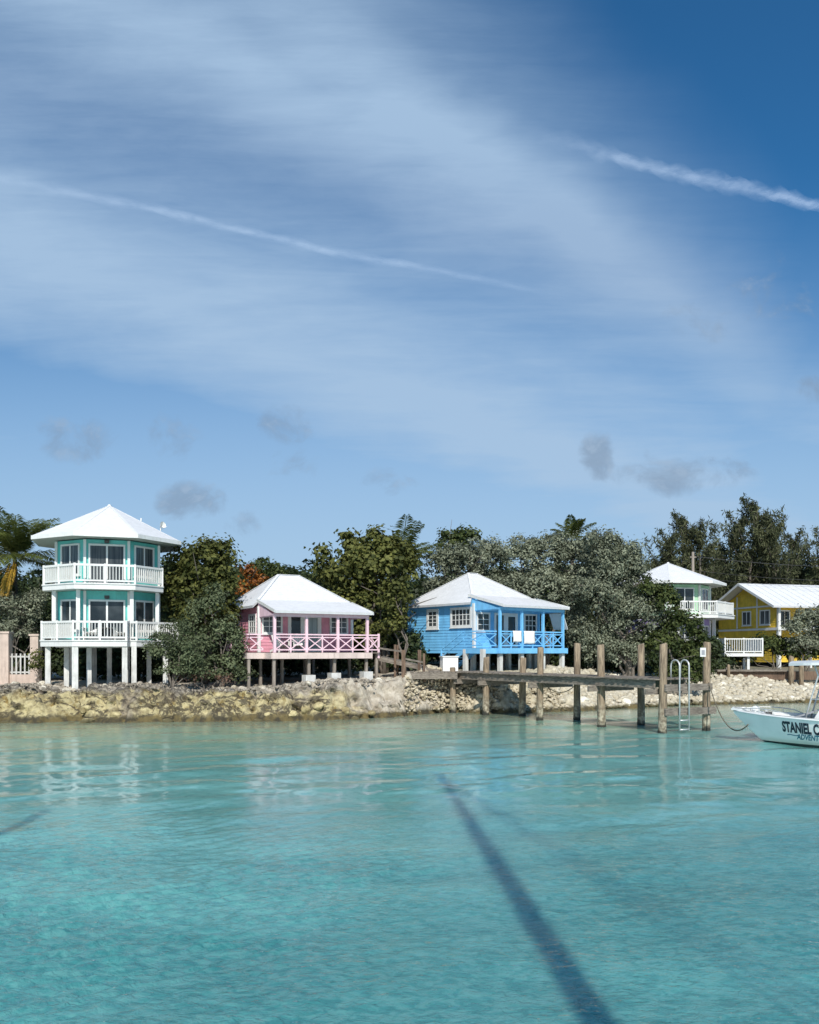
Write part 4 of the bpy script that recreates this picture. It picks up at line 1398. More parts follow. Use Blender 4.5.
# ------------------------------------------------------------------ things on the porches
def adirondack(label, loc, rz, mat, group):
    R = thing('adirondack_chair', label, 'chair', loc, rz, group)
    s = MB()
    for i in range(5):
        s.hexa((-0.26, -0.30 + i * 0.11, 0.36 - i * 0.022), (0.52, 0, 0), (0, 0.10, -0.02), (0, 0, 0.022))
    s.build('seat', mat, R)
    b = MB()
    for i in range(5):
        x = -0.25 + i * 0.102
        h = 0.74 - 0.05 * abs(i - 2)
        b.hexa((x, 0.22, 0.24), (0.092, 0, 0), (0, 0.32 * h / 0.74, h), (0, 0.022, 0))
    b.build('backrest', mat, R)
    for sx in (-1, 1):
        MB().box(sx * 0.36 - 0.07, sx * 0.36 + 0.07, -0.34, 0.42, 0.56, 0.585).build('armrest', mat, R)
        MB().box(sx * 0.31 - 0.02, sx * 0.31 + 0.02, -0.30, -0.19, 0.0, 0.558).build('leg', mat, R)
        MB().hexa((sx * 0.285 - 0.015, -0.30, 0.26), (0.03, 0, 0), (0, 0.85, -0.26), (0, 0, 0.11)).build('leg', mat, R)
    return R


def on(root, x, y, z):
    wx, wy = to_world(root, x, y)
    return (wx, wy, root.location.z + z)


tfl = 3.72 - TB + 0.013
a1 = adirondack('white slatted chair on the lower turquoise deck, left of the dark table', on(TR, -0.75, -3.12, tfl), TR.rotation_euler.z + PI - 0.2 + PI, M['chairwhite'], 'white chairs on the turquoise house deck')
a2 = copy_tree(a1); a2.location = on(TR, 0.72, -3.05, tfl); a2.rotation_euler.z = TR.rotation_euler.z + 0.25
tag(a2, 'white slatted chair on the lower turquoise deck, right of the dark table')
a1.rotation_euler.z = TR.rotation_euler.z - 0.2
# small dark table between them
tb = thing('side_table', 'small dark table between two white chairs on the lower turquoise deck', 'table', on(TR, 0.0, -3.0, tfl), TR.rotation_euler.z)
MB().box(-0.3, 0.3, -0.22, 0.22, 0.56, 0.60).build('tabletop', M['darkmetal'], tb)
for sx in (-1, 1):
    for sy in (-1, 1):
        MB().box(sx * 0.26 - 0.025, sx * 0.26 + 0.025, sy * 0.18 - 0.025, sy * 0.18 + 0.025, 0, 0.559).build('leg', M['darkmetal'], tb)
pf = 3.12 - 1.5 + 0.002
a3 = copy_tree(a1); a3.location = on(PINK, 0.75, 0.95, pf); a3.rotation_euler.z = PINK.rotation_euler.z + 0.25
tag(a3, 'white slatted chair at the left end of the pink porch', 'chair', 'white chairs on the pink porch')
a4 = copy_tree(a1); a4.location = on(PINK, 1.72, 1.0, pf); a4.rotation_euler.z = PINK.rotation_euler.z - 0.2
tag(a4, 'white slatted chair in front of the pink cottage left door', 'chair', 'white chairs on the pink porch')

# towels over the blue rail
def towel(label, x0, x1, low):
    wid = x1 - x0
    R = on(BLUE, x0, 0.06, 3.36 - 2.05 + 0.955)
    mb = MB()
    nx, nz = 8, 7
    vs = []; fs = []
    prof = [(-0.065, -low + i * low / nz) for i in range(nz)] + [(-0.055, 0.0), (0.0, 0.008), (0.055, 0.0), (0.065, -0.35)]
    for j, (dy, dz) in enumerate(prof):
        for i in range(nx + 1):
            x = wid * i / nx
            w = 0.02 * math.sin(i * 1.7 + j * 0.4) * (1 if dz < -0.1 else 0)
            vs.append((x + 0.01 * math.sin(j), dy - abs(w) * (1 if dy < 0 else -1), dz + 0.012 * math.sin(i * 1.1) * (1 if j == 0 else 0)))
    for j in range(len(prof) - 1):
        for i in range(nx):
            a = j * (nx + 1) + i
            fs.append((a, a + 1, a + nx + 2, a + nx + 1))
    mb.add(vs, fs, 0, True)
    o = mb.build('towel', M['towel'])
    o.location = R; o.rotation_euler.z = BLUE.rotation_euler.z
    sm = o.modifiers.new('thick', 'SOLIDIFY'); sm.thickness = 0.012
    tag(o, label, 'towel', 'white towels over the blue porch rail')


towel('white towel over the blue porch rail, left of the post', 1.02, 1.68, 0.62)
towel('white towel over the blue porch rail, right of the post', 1.88, 2.75, 0.72)

# cream storage box by the blue stair
bp = W(449, 668, 43.9)
cbx = thing('storage_box', 'cream storage box on the dock walk below the blue stair', 'box', (bp.x, 43.9, gz(bp.x, 43.9)), 0.25)
bzb = 2.15 - gz(bp.x, 43.9)
MB().box(-0.42, 0.42, -0.28, 0.28, 0.0, bzb + 0.72).build('body', M['towel'], cbx)
MB().box(-0.46, 0.46, -0.32, 0.32, bzb + 0.721, bzb + 0.78).build('lid', M['white'], cbx)

# ------------------------------------------------------------------ pink gate wall on the left
GW = thing('garden_wall', 'pale pink pillars and low wall with pale grey picket panel at the left edge', 'wall', (-19.5, 42.0, 1.45))
def gwx(px): return (px - HX) * 42.0 / FPX + 19.5
for (p0, p1, top) in ((1.5, 10.5, 633.5), (32, 40, 636)):
    zt = 3.25 - (top - 650) * 42 / FPX - 1.45
    mb = MB().box(gwx(p0), gwx(p1), -0.22, 0.22, -0.4, zt)
    mb.box(gwx(p0) - 0.05, gwx(p1) + 0.05, -0.27, 0.27, zt + 0.001, zt + 0.10)
    mb.build('pillar', M['stucco'], GW)
MB().box(gwx(10.6), gwx(31.9), -0.1, 0.1, -0.4, 0.55).build('low_wall', M['stucco'], GW)
MB().box(gwx(-60), gwx(1.4), -0.1, 0.1, -0.4, 0.55).build('low_wall', M['stucco'], GW)
for (q0, q1) in ((10.6, 31.9), (-60, 1.4)):
    pk = MB()
    x0, x1 = gwx(q0), gwx(q1)
    pk.box(x0, x1, -0.03, 0.03, 0.62, 0.70).box(x0, x1, -0.03, 0.03, 1.42, 1.50)
    n = int((x1 - x0) / 0.19)
    for i in range(n):
        x = x0 + 0.06 + i * (x1 - x0) / n
        pk.box(x, x + 0.075, -0.055, -0.031, 0.552, 1.62)
    pk.build('picket_panel', M['softgrey'], GW)

# ------------------------------------------------------------------ dock
DZ = 2.13
DK = thing('dock', 'weathered wooden dock on tall pilings running from the blue cottage to the boat', 'dock', (3.0, 41.5, 0))
ox, oy = 3.0, 41.5
front = [(2.27, 42.6, 2.35), (3.80, 40.9, 2.90), (6.00, 37.8, 3.38), (8.13, 34.7, 3.48), (9.86, 32.0, 3.50)]
back = [(5.55, 40.4, 2.88), (7.74, 37.9, 3.57), (10.03, 35.5, 3.50), (11.92, 32.95, 3.57)]
rp = random.Random(3)
for (x, y, zt) in front + back:
    zb = min(gz(x, y), 0) - 0.9
    lx, ly = rp.uniform(-0.05, 0.05), rp.uniform(-0.05, 0.05)
    r = rp.uniform(0.155, 0.178)
    zs = [zb, 0.0, 0.25, 0.9, 1.6, 2.3, zt - 0.03, zt] if zt > 2.4 else [zb, 0, 0.3, 0.9, 1.5, zt - 0.03, zt]
    pts = [(x - ox + lx * (z / zt) + rp.uniform(-.008, .008), y - oy + ly * (z / zt), z) for z in zs]
    rad = [r * (1.06 - 0.03 * i + rp.uniform(-.03, .03)) for i in range(len(zs))]
    rad[-1] *= 0.86
    p = MB().tube(pts, rad, 12).build('piling', M['post'], DK)
ax = Vector((0.552, -0.834, 0)).normalized(); nx = Vector((0.834, 0.552, 0))
def dpt(t, s, z): return Vector((2.27 - ox, 42.6 - oy, 0)) + ax * t + nx * s + Vector((0, 0, z))
TL = 13.0
pl = MB()
t = -0.6; k = 0
while t < TL:
    wv = rp.uniform(-0.04, 0.04); dzv = rp.uniform(-0.008, 0.008)
    pl.hexa(dpt(t, 0.02 + wv, DZ - 0.05 + dzv), ax * 0.135, nx * 2.2, Vector((0, 0, 0.05)))
    t += 0.15
pl.build('deck_boards', M['greywood'], DK)
for s in (0.20, 1.15, 2.02):
    MB().hexa(dpt(-0.6, s - 0.04, DZ - 0.38), ax * (TL + 0.5), nx * 0.08, Vector((0, 0, 0.315))).build('stringer', M['greywood'], DK)
for tt in (0.35, 2.35, 6.05, 9.75, 12.75):
    MB().hexa(dpt(tt, -0.25, DZ - 0.62), ax * 0.1, nx * 2.75, Vector((0, 0, 0.235))).build('cross_beam', M['greywood'], DK)
# end beams carrying the ladder
p4 = Vector((9.86 - ox, 32.0 - oy, 0)); b4 = Vector((11.92 - ox, 32.95 - oy, 0))
ed = (b4 - p4).normalized()
fo = Vector((ed.y, -ed.x, 0)) * 0.20
MB().bar(p4 + fo - ed * 0.05 + Vector((0, 0, 1.78)), b4 + fo + ed * 0.1 + Vector((0, 0, 1.78)), 0.09, 0.26).build('end_beam', M['greywood'], DK)
MB().bar(p4 + fo - ed * 0.05 + Vector((0, 0, 0.84)), b4 + fo + ed * 0.30 + Vector((0, 0, 0.84)), 0.09, 0.28).build('end_beam', M['greywood'], DK)
# landward platform and ramp to the cottages
pf_ = MB()
for i in range(14):
    x = -0.1 + i * 0.19 - ox
    pf_.box(x, x + 0.17, 41.95 - oy, 43.9 - oy, DZ - 0.05, DZ - 0.003)
pf_.build('platform_boards', M['greywood'], DK)
MB().box(-0.3 - ox, 2.45 - ox, 41.9 - oy, 41.96 - oy, DZ - 0.36, DZ - 0.06).build('stringer', M['greywood'], DK)
for (px, Y, zt) in ((403.5, 41.9, 3.25), (424, 42.6, 3.12)):
    x = (px - HX) * Y / FPX
    MB().box(x - ox - 0.10 if zt > 3.2 else x - ox - 0.06, x - ox + 0.10 if zt > 3.2 else x - ox + 0.06, Y - oy - 0.08, Y - oy + 0.08, gz(x, Y) - 0.3, zt if zt > 3.2 else zt - 0.05).build('rail_post', M['brownwood'], DK)
hrz = MB()
A = Vector((-1.6, 42.55, 3.35)); B = Vector(((403.5 - HX) * 41.9 / FPX, 41.9, 3.16)); C_ = Vector(((424 - HX) * 42.6 / FPX, 42.6, 2.95))
off = Vector((-ox, -oy, 0))
hrz.bar(A + off, B + off, 0.06, 0.09)
hrz.bar(B + off + Vector((0, 0, -0.35)), C_ + off + Vector((0, 0, -0.35)), 0.06, 0.09)
hrz.build('handrail', M['greywood'], DK)

RAMP = thing('ramp', 'grey plank ramp climbing from the dock to the pink cottage deck', 'ramp', (-1.4, 43.0, 2.0))
rm = MB()
ra = Vector((-0.15, 0.45, 0.86)); rbv = Vector((3.0, 0.30, 0.16)); sd_ = Vector((0.10, 2.4, 0.0))
nn = 22
for i in range(nn):
    p = ra.lerp(rbv, i / nn); q = ra.lerp(rbv, (i + 0.9) / nn)
    rm.hexa(p, q - p, sd_, Vector((0, 0, 0.045)))
rm.build('boards', M['greywood'], RAMP)
MB().bar(ra + Vector((0, -0.03, -0.09)), rbv + Vector((0, -0.03, -0.09)), 0.06, 0.2).bar(ra + sd_ + Vector((0, 0.03, -0.09)), rbv + sd_ + Vector((0, 0.03, -0.09)), 0.06, 0.2).build('stringer', M['greywood'], RAMP)
for (f, s) in ((0.25, 0), (0.65, 0), (0.25, 1), (0.65, 1)):
    p = ra.lerp(rbv, f) + sd_ * s
    MB().box(p.x - 0.06, p.x + 0.06, p.y - 0.16 + s * 0.22, p.y - 0.06 + s * 0.22, gz(-1.4 + p.x, 43 + p.y) - 2.3, p.z + 0.85).build('post', M['brownwood'], RAMP)

# ladder on the dock end
LD = thing('dock_ladder', 'grey tubular swim ladder with hooped handrails on the dock end', 'ladder', (0, 0, 0))
mid = Vector((9.86, 32.0, 0)).lerp(Vector((11.92, 32.95, 0)), 0.36)
LD.location = (mid.x, mid.y, 0)
fwd = Vector((ed.y, -ed.x, 0))
hw = 0.24
for sgn in (-1, 1):
    base = ed * (sgn * hw)
    pts = [base - fwd * 0.15 + Vector((0, 0, DZ))]
    for k in range(9):
        a = PI - PI * k / 8
        pts.append(base + fwd * (0.09 + 0.24 * math.cos(a)) + Vector((0, 0, 2.62 + 0.24 * math.sin(a))))
    pts.append(base + fwd * 0.33 + Vector((0, 0, 0.10)))
    MB().tube(pts, 0.032, 8).build('handrail', M['steel'], LD)
for z in (0.14, 0.50):
    MB().tube([-ed * hw + fwd * 0.33 + Vector((0, 0, z)), ed * hw + fwd * 0.33 + Vector((0, 0, z))], 0.028, 8).build('rung', M['steel'], LD)

# sign on the corner piling
SG = thing('sign', 'small white notice on the corner piling of the dock', 'sign', (11.70, 32.70, 2.98), math.atan2(-0.2, 1.0) + 0.35)
MB().box(-0.12, 0.12, -0.02, 0.0, 0.0, 0.36).build('plate', M['white'], SG)
MB().box(-0.07, 0.07, -0.0235, -0.0205, 0.07, 0.27).build('panel', M['greyvinyl'], SG)

# slack rope below the dock boards
def rope(name, label, a, b, sag, r, cat='rope'):
    a, b = Vector(a), Vector(b)
    pts = []
    for k in range(25):
        f = k / 24
        p = a.lerp(b, f); p.z -= sag * 4 * f * (1 - f)
        pts.append(p - a)
    o = MB().tube(pts, r, 6).build(name, M['rope'])
    o.location = a
    return tag(o, label, cat)


rope('rope', 'slack rope looped under the dock between two pilings', (6.15, 37.62, 1.75), (7.74, 37.75, 1.75), 0.45, 0.02)

# ------------------------------------------------------------------ timber retaining wall, far right
RW = thing('retaining_wall', 'brown timber retaining wall with upright posts above the rubble bank', 'wall', (20.5, 53.6, 1.0))
def rx(px): return (px - HX) * 53.6 / FPX - 20.5
MB().box(rx(718), rx(840), 0.0, 0.2, 0.30, 0.85).build('timber_wall', M['brownwood'], RW)
MB().box(rx(716), rx(785), -0.25, 0.3, 0.852, 0.97).build('cap_board', M['greywood'], RW)
for (px, h, r) in ((788, 1.85, 0.17), (798, 1.45, 0.15), (726, 1.3, 0.10)):
    x = rx(px)
    MB().tube([(x, -0.45, -0.9), (x, -0.45, h - 0.05), (x + 0.02, -0.45, h)], [r, r * 0.95, r * 0.8], 10).build('post', M['post'], RW)

# utility pole and wires
UP = thing('utility_pole', 'grey wooden utility pole with wires behind the mint house', 'utility pole', ((693 - HX) * 72 / FPX, 72, 1.9))
zt = 3.25 - (552 - 650) * 72 / FPX - 1.9
MB().tube([(0, 0, -0.4), (0, 0, zt)], [0.16, 0.11], 9).build('pole', M['stile'], UP)
MB().box(-0.28, 0.28, -0.06, 0.06, zt - 0.5, zt - 0.40).build('crossarm', M['stile'], UP)
wr = MB()
for (x0, z0) in ((-0.2, zt - 0.36), (0.2, zt - 0.36), (0, zt - 1.6), (0, zt - 2.2)):
    for sgn in (1,):
        pts = [Vector((x0 + sgn * 30 * f, 1.5 * f, z0 - 0.9 * 4 * f * (1 - f))) for f in [i / 14 for i in range(15)]]
        wr.tube(pts, 0.014, 4)
wr.build('wires', M['darkmetal'], UP)
U2 = thing('utility_pole', 'utility pole beyond the right edge carrying the far end of the wires', 'utility pole', ((693 - HX) * 72 / FPX + 30, 73.5, 1.9))
MB().tube([(0, 0, -0.4), (0, 0, zt)], [0.16, 0.11], 9).build('pole', M['stile'], U2)
MB().box(-0.28, 0.28, -0.06, 0.06, zt - 0.5, zt - 0.40).build('crossarm', M['stile'], U2)


# ------------------------------------------------------------------ rocks
def rock_mesh(seed, sub=2):
    bm = bmesh.new()
    bmesh.ops.create_icosphere(bm, subdivisions=sub, radius=0.5)
    co = np.array([v.co[:] for v in bm.verts])
    n = fbm(co[:, 0] * 2.2 + seed * 7, co[:, 1] * 2.2, co[:, 2] * 2.2, 4, seed, 0.6)
    # flatten against random planes for angular faces
    rng = np.random.default_rng(seed)
    for _ in range(7):
        d = unit(rng.normal(size=(1, 3)))[0]
        h = co @ d
        lim = 0.30 + 0.12 * rng.random()
        co = co - np.maximum(h - lim, 0)[:, None] * d
    co = co * (1 + 0.22 * n[:, None])
    for v, c in zip(bm.verts, co): v.co = c
    me = D.meshes.new('boulder')
    bm.to_mesh(me); bm.free()
    return me


rocks = [rock_mesh(i + 1) for i in range(7)]
rocks_by = {}
def boulder(x, y, s, mat, label, group, sink=0.3, seed=0):
    rr = random.Random(seed)
    key = (seed % 7, mat.name)
    if key not in rocks_by:
        me = rocks[seed % 7].copy(); me.materials.append(mat); rocks_by[key] = me
    o = D.objects.new('boulder', rocks_by[key]); COL.objects.link(o)
    sx, sy, sz = s * rr.uniform(0.8, 1.4), s * rr.uniform(0.8, 1.2), s * rr.uniform(0.55, 0.9)
    o.scale = (sx, sy, sz)
    o.rotation_euler = (rr.uniform(-.3, .3), rr.uniform(-.3, .3), rr.uniform(0, 6.28))
    o.location = (x, y, gz(x, y) + sz * (0.5 - sink) * 0.6)
    tag(o, label, 'rock', group)
    return o


rr = random.Random(21)
for i in range(46):     # rubble bank east of the dock
    x = rr.uniform(9.0, 26.5); y0 = np.interp(x, SX, SY)
    y = y0 + rr.uniform(0.1, 4.2)
    boulder(x, y, rr.uniform(0.35, 0.75), M['stone'], 'pale angular limestone block in the rubble bank right of the dock', 'blocks in the rubble bank', 0.3, i)
for i in range(30):     # below the blue cottage, behind the dock
    x = rr.uniform(0.5, 9.5); y0 = np.interp(x, SX, SY)
    y = y0 + rr.uniform(-0.1, 2.0)
    boulder(x, y, rr.uniform(0.25, 0.6), M['stonetan'], 'cream rock on the bank beneath the blue cottage and dock', 'rocks under the dock', 0.3, 60 + i)
for i in range(26):     # ledge foot west
    x = rr.uniform(-19.5, -1.0); y0 = np.interp(x, SX, SY)
    y = y0 + rr.uniform(-0.35, 0.35)
    boulder(x, y, rr.uniform(0.3, 0.7), M['stoneyel'], 'algae stained rock at the foot of the ledge', 'rocks at the waterline', 0.55, 120 + i)
for i in range(34):     # ledge top west
    x = rr.uniform(-19.5, -1.0); y0 = np.interp(x, SX, SY)
    y = y0 + rr.uniform(1.2, 3.6)
    boulder(x, y, rr.uniform(0.2, 0.45), M['stonegrey'] if rr.random() < 0.6 else M['stone'], 'loose grey rock lying on top of the ledge', 'rocks on the ledge top', 0.3, 170 + i)


def rubble(name, n, xr, sr, size, mat, seed, label):
    rng = np.random.default_rng(seed)
    base = np.array([v.co[:] for v in rock_small.vertices]); tri = np.array([p.vertices[:] for p in rock_small.polygons])
    x = rng.uniform(*xr, n); s = rng.uniform(*sr, n)
    y = np.interp(x, SX, SY) + s
    z = ground_z(x, y)
    sc = rng.uniform(*size, n)[:, None] * rng.uniform(0.6, 1.4, (n, 3)) * np.array([1, 1, 0.75])
    a = rng.uniform(0, 6.28, n); c, sn = np.cos(a), np.sin(a)
    V = base[None] * sc[:, None, :]
    V = V * (1 + 0.25 * rng.normal(size=(n, len(base), 1)))
    Vx = V[..., 0] * c[:, None] - V[..., 1] * sn[:, None]; Vy = V[..., 0] * sn[:, None] + V[..., 1] * c[:, None]
    V = np.stack([Vx + x[:, None], Vy + y[:, None], V[..., 2] + z[:, None] + sc[:, 2:3] * 0.2], -1).reshape(-1, 3)
    T = (tri[None] + (np.arange(n) * len(base))[:, None, None]).reshape(-1, 3)
    me = D.meshes.new(name)
    me.vertices.add(len(V)); me.vertices.foreach_set('co', V.astype(np.float32).ravel())
    me.loops.add(T.size); me.loops.foreach_set('vertex_index', T.astype(np.int32).ravel())
    me.polygons.add(len(T)); me.polygons.foreach_set('loop_start', np.arange(0, T.size, 3, dtype=np.int32))
    me.update(calc_edges=True)
    o = link_mesh(name, me, mat)
    tag(o, label, 'rubble', kind='stuff')


bm = bmesh.new(); bmesh.ops.create_icosphere(bm, subdivisions=1, radius=0.5)
rock_small = D.meshes.new('stone'); bm.to_mesh(rock_small); bm.free()
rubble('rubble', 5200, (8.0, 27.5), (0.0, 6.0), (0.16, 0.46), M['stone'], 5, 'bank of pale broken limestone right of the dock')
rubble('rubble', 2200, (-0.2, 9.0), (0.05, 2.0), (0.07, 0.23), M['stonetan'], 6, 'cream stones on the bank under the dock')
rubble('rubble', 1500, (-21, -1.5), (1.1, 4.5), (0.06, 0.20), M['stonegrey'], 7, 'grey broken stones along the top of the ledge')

# ------------------------------------------------------------------ boat
BD = Vector((0.815, -0.58, 0)).normalized()
BT = thing('motor_boat', 'white open motor boat with lettered hull and white hard top, moored bow to the dock', 'boat',
           (11.64, 29.45, 0), math.atan2(BD.y, BD.x))
LB_ = 7.4
def b_sheer(s): return 1.18 * (1 - max(0, 1 - s / 3.4) ** 2.1) if s < 3.4 else 1.18 - 0.10 * ((s - 3.4) / 4.0)
def z_sheer(s): return 1.09 - 0.17 * min(s / 4.5, 1) ** 0.8 + 0.02 * max(0, (s - 4.5) / 3)
def z_keel(s):
    return float(np.interp(s, [0, 0.25, 0.55, 0.85, 1.15, 1.6, 2.4, 7.4], [1.0, 0.74, 0.44, 0.16, -0.05, -0.22, -0.34, -0.36]))
def p_sh(s): return float(np.interp(s, [0, 1.0, 3.2, 7.4], [1.0, 0.95, 0.36, 0.22]))
def hull_pt(s, t, side):
    zs, zk = z_sheer(s), z_keel(s)
    b = b_sheer(s) * (1 - t) ** p_sh(s)
    return Vector((s, side * b, zs + (zk - zs) * t))


hb = MB()
NSt, NT_ = 46, 14
for side in (-1, 1):
    vs = []; fs = []
    for i in range(NSt + 1):
        s = LB_ * (i / NSt) ** 1.15
        for j in range(NT_ + 1):
            vs.append(hull_pt(s, j / NT_, side))
    for i in range(NSt):
        for j in range(NT_):
            a = i * (NT_ + 1) + j
            f = (a, a + 1, a + NT_ + 2, a + NT_ + 1)
            fs.append(f if side < 0 else tuple(reversed(f)))
    hb.add(vs, fs, 0, True)
tp = [hull_pt(LB_, j / NT_, -1) for j in range(NT_ + 1)] + [hull_pt(LB_, j / NT_, 1) for j in reversed(range(NT_))]
hb.add(tp, [tuple(range(len(tp)))])


def mat_hull():
    m, nt, b, pos, ob = new_mat('boat_hull_paint')
    z = nt.sep(pos)[2]
    n = nt.noise(ob, 1.5, 4)
    c = nt.mix(nt.smooth(n, 0.35, 0.7), (0.90, 0.87, 0.84), (0.82, 0.80, 0.77))
    c = nt.mix(nt.smooth(z + (n - 0.5) * 0.2, 0.32, 0.08, 0, 0.6), c, (0.45, 0.42, 0.32))
    c = nt.mix(nt.smooth(z, 0.090, 0.070), c, (0.012, 0.013, 0.015))
    nt.put(b.inputs['Base Color'], c)
    b.inputs['Roughness'].default_value = 0.18
    b.inputs['Coat Weight'].default_value = 0.3
    return m


M['hull'] = mat_hull()
hull = hb.build('hull', M['hull'], BT)
# rub rail
ru = MB()
for side in (-1, 1):
    ru.tube([hull_pt(s, 0.02, side) + Vector((0, side * 0.012, 0)) for s in np.linspace(0.02, LB_, 30)], 0.035, 8)
ru.build('rub_rail', M['white_clean'], hull)
# boot stripe line
# deck with cockpit well
dk = MB()
vs = []; fs = []
st_ = list(np.linspace(0.0, LB_, 38))
for s in st_:
    b = b_sheer(s); z = z_sheer(s) + 0.015
    inn = max(b - 0.22, 0.0) if s > 1.15 else 0.0
    if s < 1.15: inn = 0.0
    for y in (-b, -inn, inn, b): vs.append((s, y, z + (0.03 if abs(y) < 0.01 else 0)))
for i in range(len(st_) - 1):
    a = i * 4
    for (p, q) in ((0, 1), (2, 3)):
        fs.append((a + p, a + 4 + p, a + 4 + q, a + q))
dk.add(vs, fs)
# inner liner and floor
vs = []; fs = []
st2 = [s for s in st_ if s > 1.15]
for s in st2:
    inn = b_sheer(s) - 0.22; z = z_sheer(s) + 0.015
    zf = float(np.interp(s, [1.15, 2.6, 3.0], [0.62, 0.55, 0.30]))
    for (y, zz) in ((-inn, z), (-inn * 0.95, zf), (inn * 0.95, zf), (inn, z)): vs.append((s, y, zz))
for i in range(len(st2) - 1):
    a = i * 4
    for k in range(3): fs.append((a + k, a + 4 + k, a + 5 + k, a + k + 1))
dk.add(vs, fs)
dk.box(LB_ - 0.5, LB_ - 0.02, -1.05, 1.05, 0.3, z_sheer(LB_) + 0.03)
dk.build('deck', M['white_clean'], BT)
# bow pulpit with anchor roller
pu = MB()
pu.hexa((-0.06, -0.10, 1.105), (0.66, -0.12, -0.01), (0, 0.24, 0), (0, 0, 0.06))
pu.hexa((-0.06, -0.10, 1.105), (0.66, 0, -0.01), (0, 0.32, 0), (0, 0, 0.055))
pu.build('pulpit', M['white_clean'], BT)
an = MB()
an.tube([(-0.02, 0, 1.19), (0.45, 0, 1.20)], 0.02, 6)
an.tube([(0.0, -0.08, 1.18), (0.0, 0.08, 1.18)], 0.035, 8)
an.build('anchor_roller', M['steel'], BT)
wl_ = MB().box(0.62, 0.86, -0.12, 0.12, 1.085, 1.23)
wl_.tube([(0.74, -0.18, 1.20), (0.74, 0.18, 1.20)], 0.075, 10)
wl_.build('windlass', M['white_clean'], BT)
for side in (-1, 1):
    cl_ = MB()
    y = side * (b_sheer(1.0) - 0.10)
    cl_.tube([(0.88, y, 1.12), (1.12, y, 1.12)], 0.02, 6)
    cl_.box(0.96, 1.04, y - 0.02, y + 0.02, 1.03, 1.12)
    cl_.build('cleat', M['steel'], BT)
br = MB()
for side in (-1, 1):
    pts = []
    for s in np.linspace(0.2, 2.1, 9):
        h = 0.16 * math.sin(PI * min((s - 0.2) / 1.9, 1)) ** 0.5
        pts.append((s, side * (max(b_sheer(s) - 0.07, 0.03)), z_sheer(s) + 0.02 + h))
    br.tube(pts, 0.014, 6)
    for s in (0.7, 1.5):
        br.tube([(s, side * (b_sheer(s) - 0.07), z_sheer(s)), (s, side * (b_sheer(s) - 0.07), z_sheer(s) + 0.15)], 0.012, 6)
br.build('bow_rail', M['steel'], BT)
# console, seat, windscreen
co_ = MB()
cs = [(2.75, 0.30), (2.70, 0.95), (2.95, 1.42), (3.05, 1.52), (3.65, 1.42), (3.75, 0.30)]
co_.add([(x, -0.45, z) for x, z in cs] + [(x, 0.45, z) for x, z in cs],
        [tuple(range(5, -1, -1)), tuple(range(6, 12))] + [(i, (i + 1) % 6, 6 + (i + 1) % 6, 6 + i) for i in range(6)])
console = co_.build('console', M['white_clean'], BT)
MB().hexa((1.95, -0.62, 0.62), (0.76, 0.12, 0.0), (0, 1.24, 0), (0.0, 0, 0.10)).hexa((1.55, -0.60, 0.72), (1.12, 0.14, 0.42), (0, 1.2, 0), (-0.02, 0, 0.05)).build('bow_cushion', M['greyvinyl'], BT)
ws = MB()
ws.hexa((2.96, -0.42, 1.44), (0.34, 0.05, 0.50), (0, 0.84, 0), (0.015, 0, -0.01))
ws.build('windscreen', M['curtain'], console)
# hard top on raked tubes
ht = MB()
nxt, nyt = 10, 8
vs = []; fs = []
for i in range(nxt + 1):
    for j in range(nyt + 1):
        u = i / nxt; v = j / nyt * 2 - 1
        wdt = 0.98 * (1 - 0.35 * max(0, 0.25 - u) / 0.25)
        vs.append((1.95 + 2.5 * u, v * wdt, 2.80 + 0.07 * (1 - v * v) + 0.04 * math.sin(PI * u)))
for i in range(nxt):
    for j in range(nyt):
        a = i * (nyt + 1) + j
        fs.append((a, a + nyt + 1, a + nyt + 2, a + 1))
ht.shell(vs, fs, 0.09)
top = ht.build('hard_top', M['white_clean'], BT)
for side in (-1, 1):
    MB().tube([(2.35, side * 0.52, 0.55), (2.62, side * 0.55, 1.6), (2.85, side * 0.62, 2.4), (2.75, side * 0.72, 2.76)], 0.027, 8).build('top_leg', M['steel'], BT)
    MB().tube([(3.75, side * 0.52, 0.32), (3.70, side * 0.56, 1.6), (3.85, side * 0.66, 2.76)], 0.027, 8).build('top_leg', M['steel'], BT)
    MB().tube([(2.62, side * 0.55, 1.6), (3.70, side * 0.56, 1.6)], 0.02, 8).build('top_brace', M['steel'], BT)
# helm seat and outboard (outside the frame)
MB().box(4.35, 4.75, -0.4, 0.4, 0.30, 0.95).box(4.65, 4.78, -0.4, 0.4, 0.951, 1.4).build('helm_seat', M['greyvinyl'], BT)
eg = MB()
eg.tube([(LB_ + 0.05, 0, 0.62), (LB_ + 0.22, 0, 0.70), (LB_ + 0.55, 0, 0.95), (LB_ + 0.55, 0, 1.35), (LB_ + 0.4, 0, 1.5)], [0.1, 0.2, 0.28, 0.26, 0.12], 12)
eg.tube([(LB_ + 0.45, 0, 0.8), (LB_ + 0.5, 0, -0.4)], [0.13, 0.08], 10)
eg.build('outboard_motor', M['white_clean'], BT)


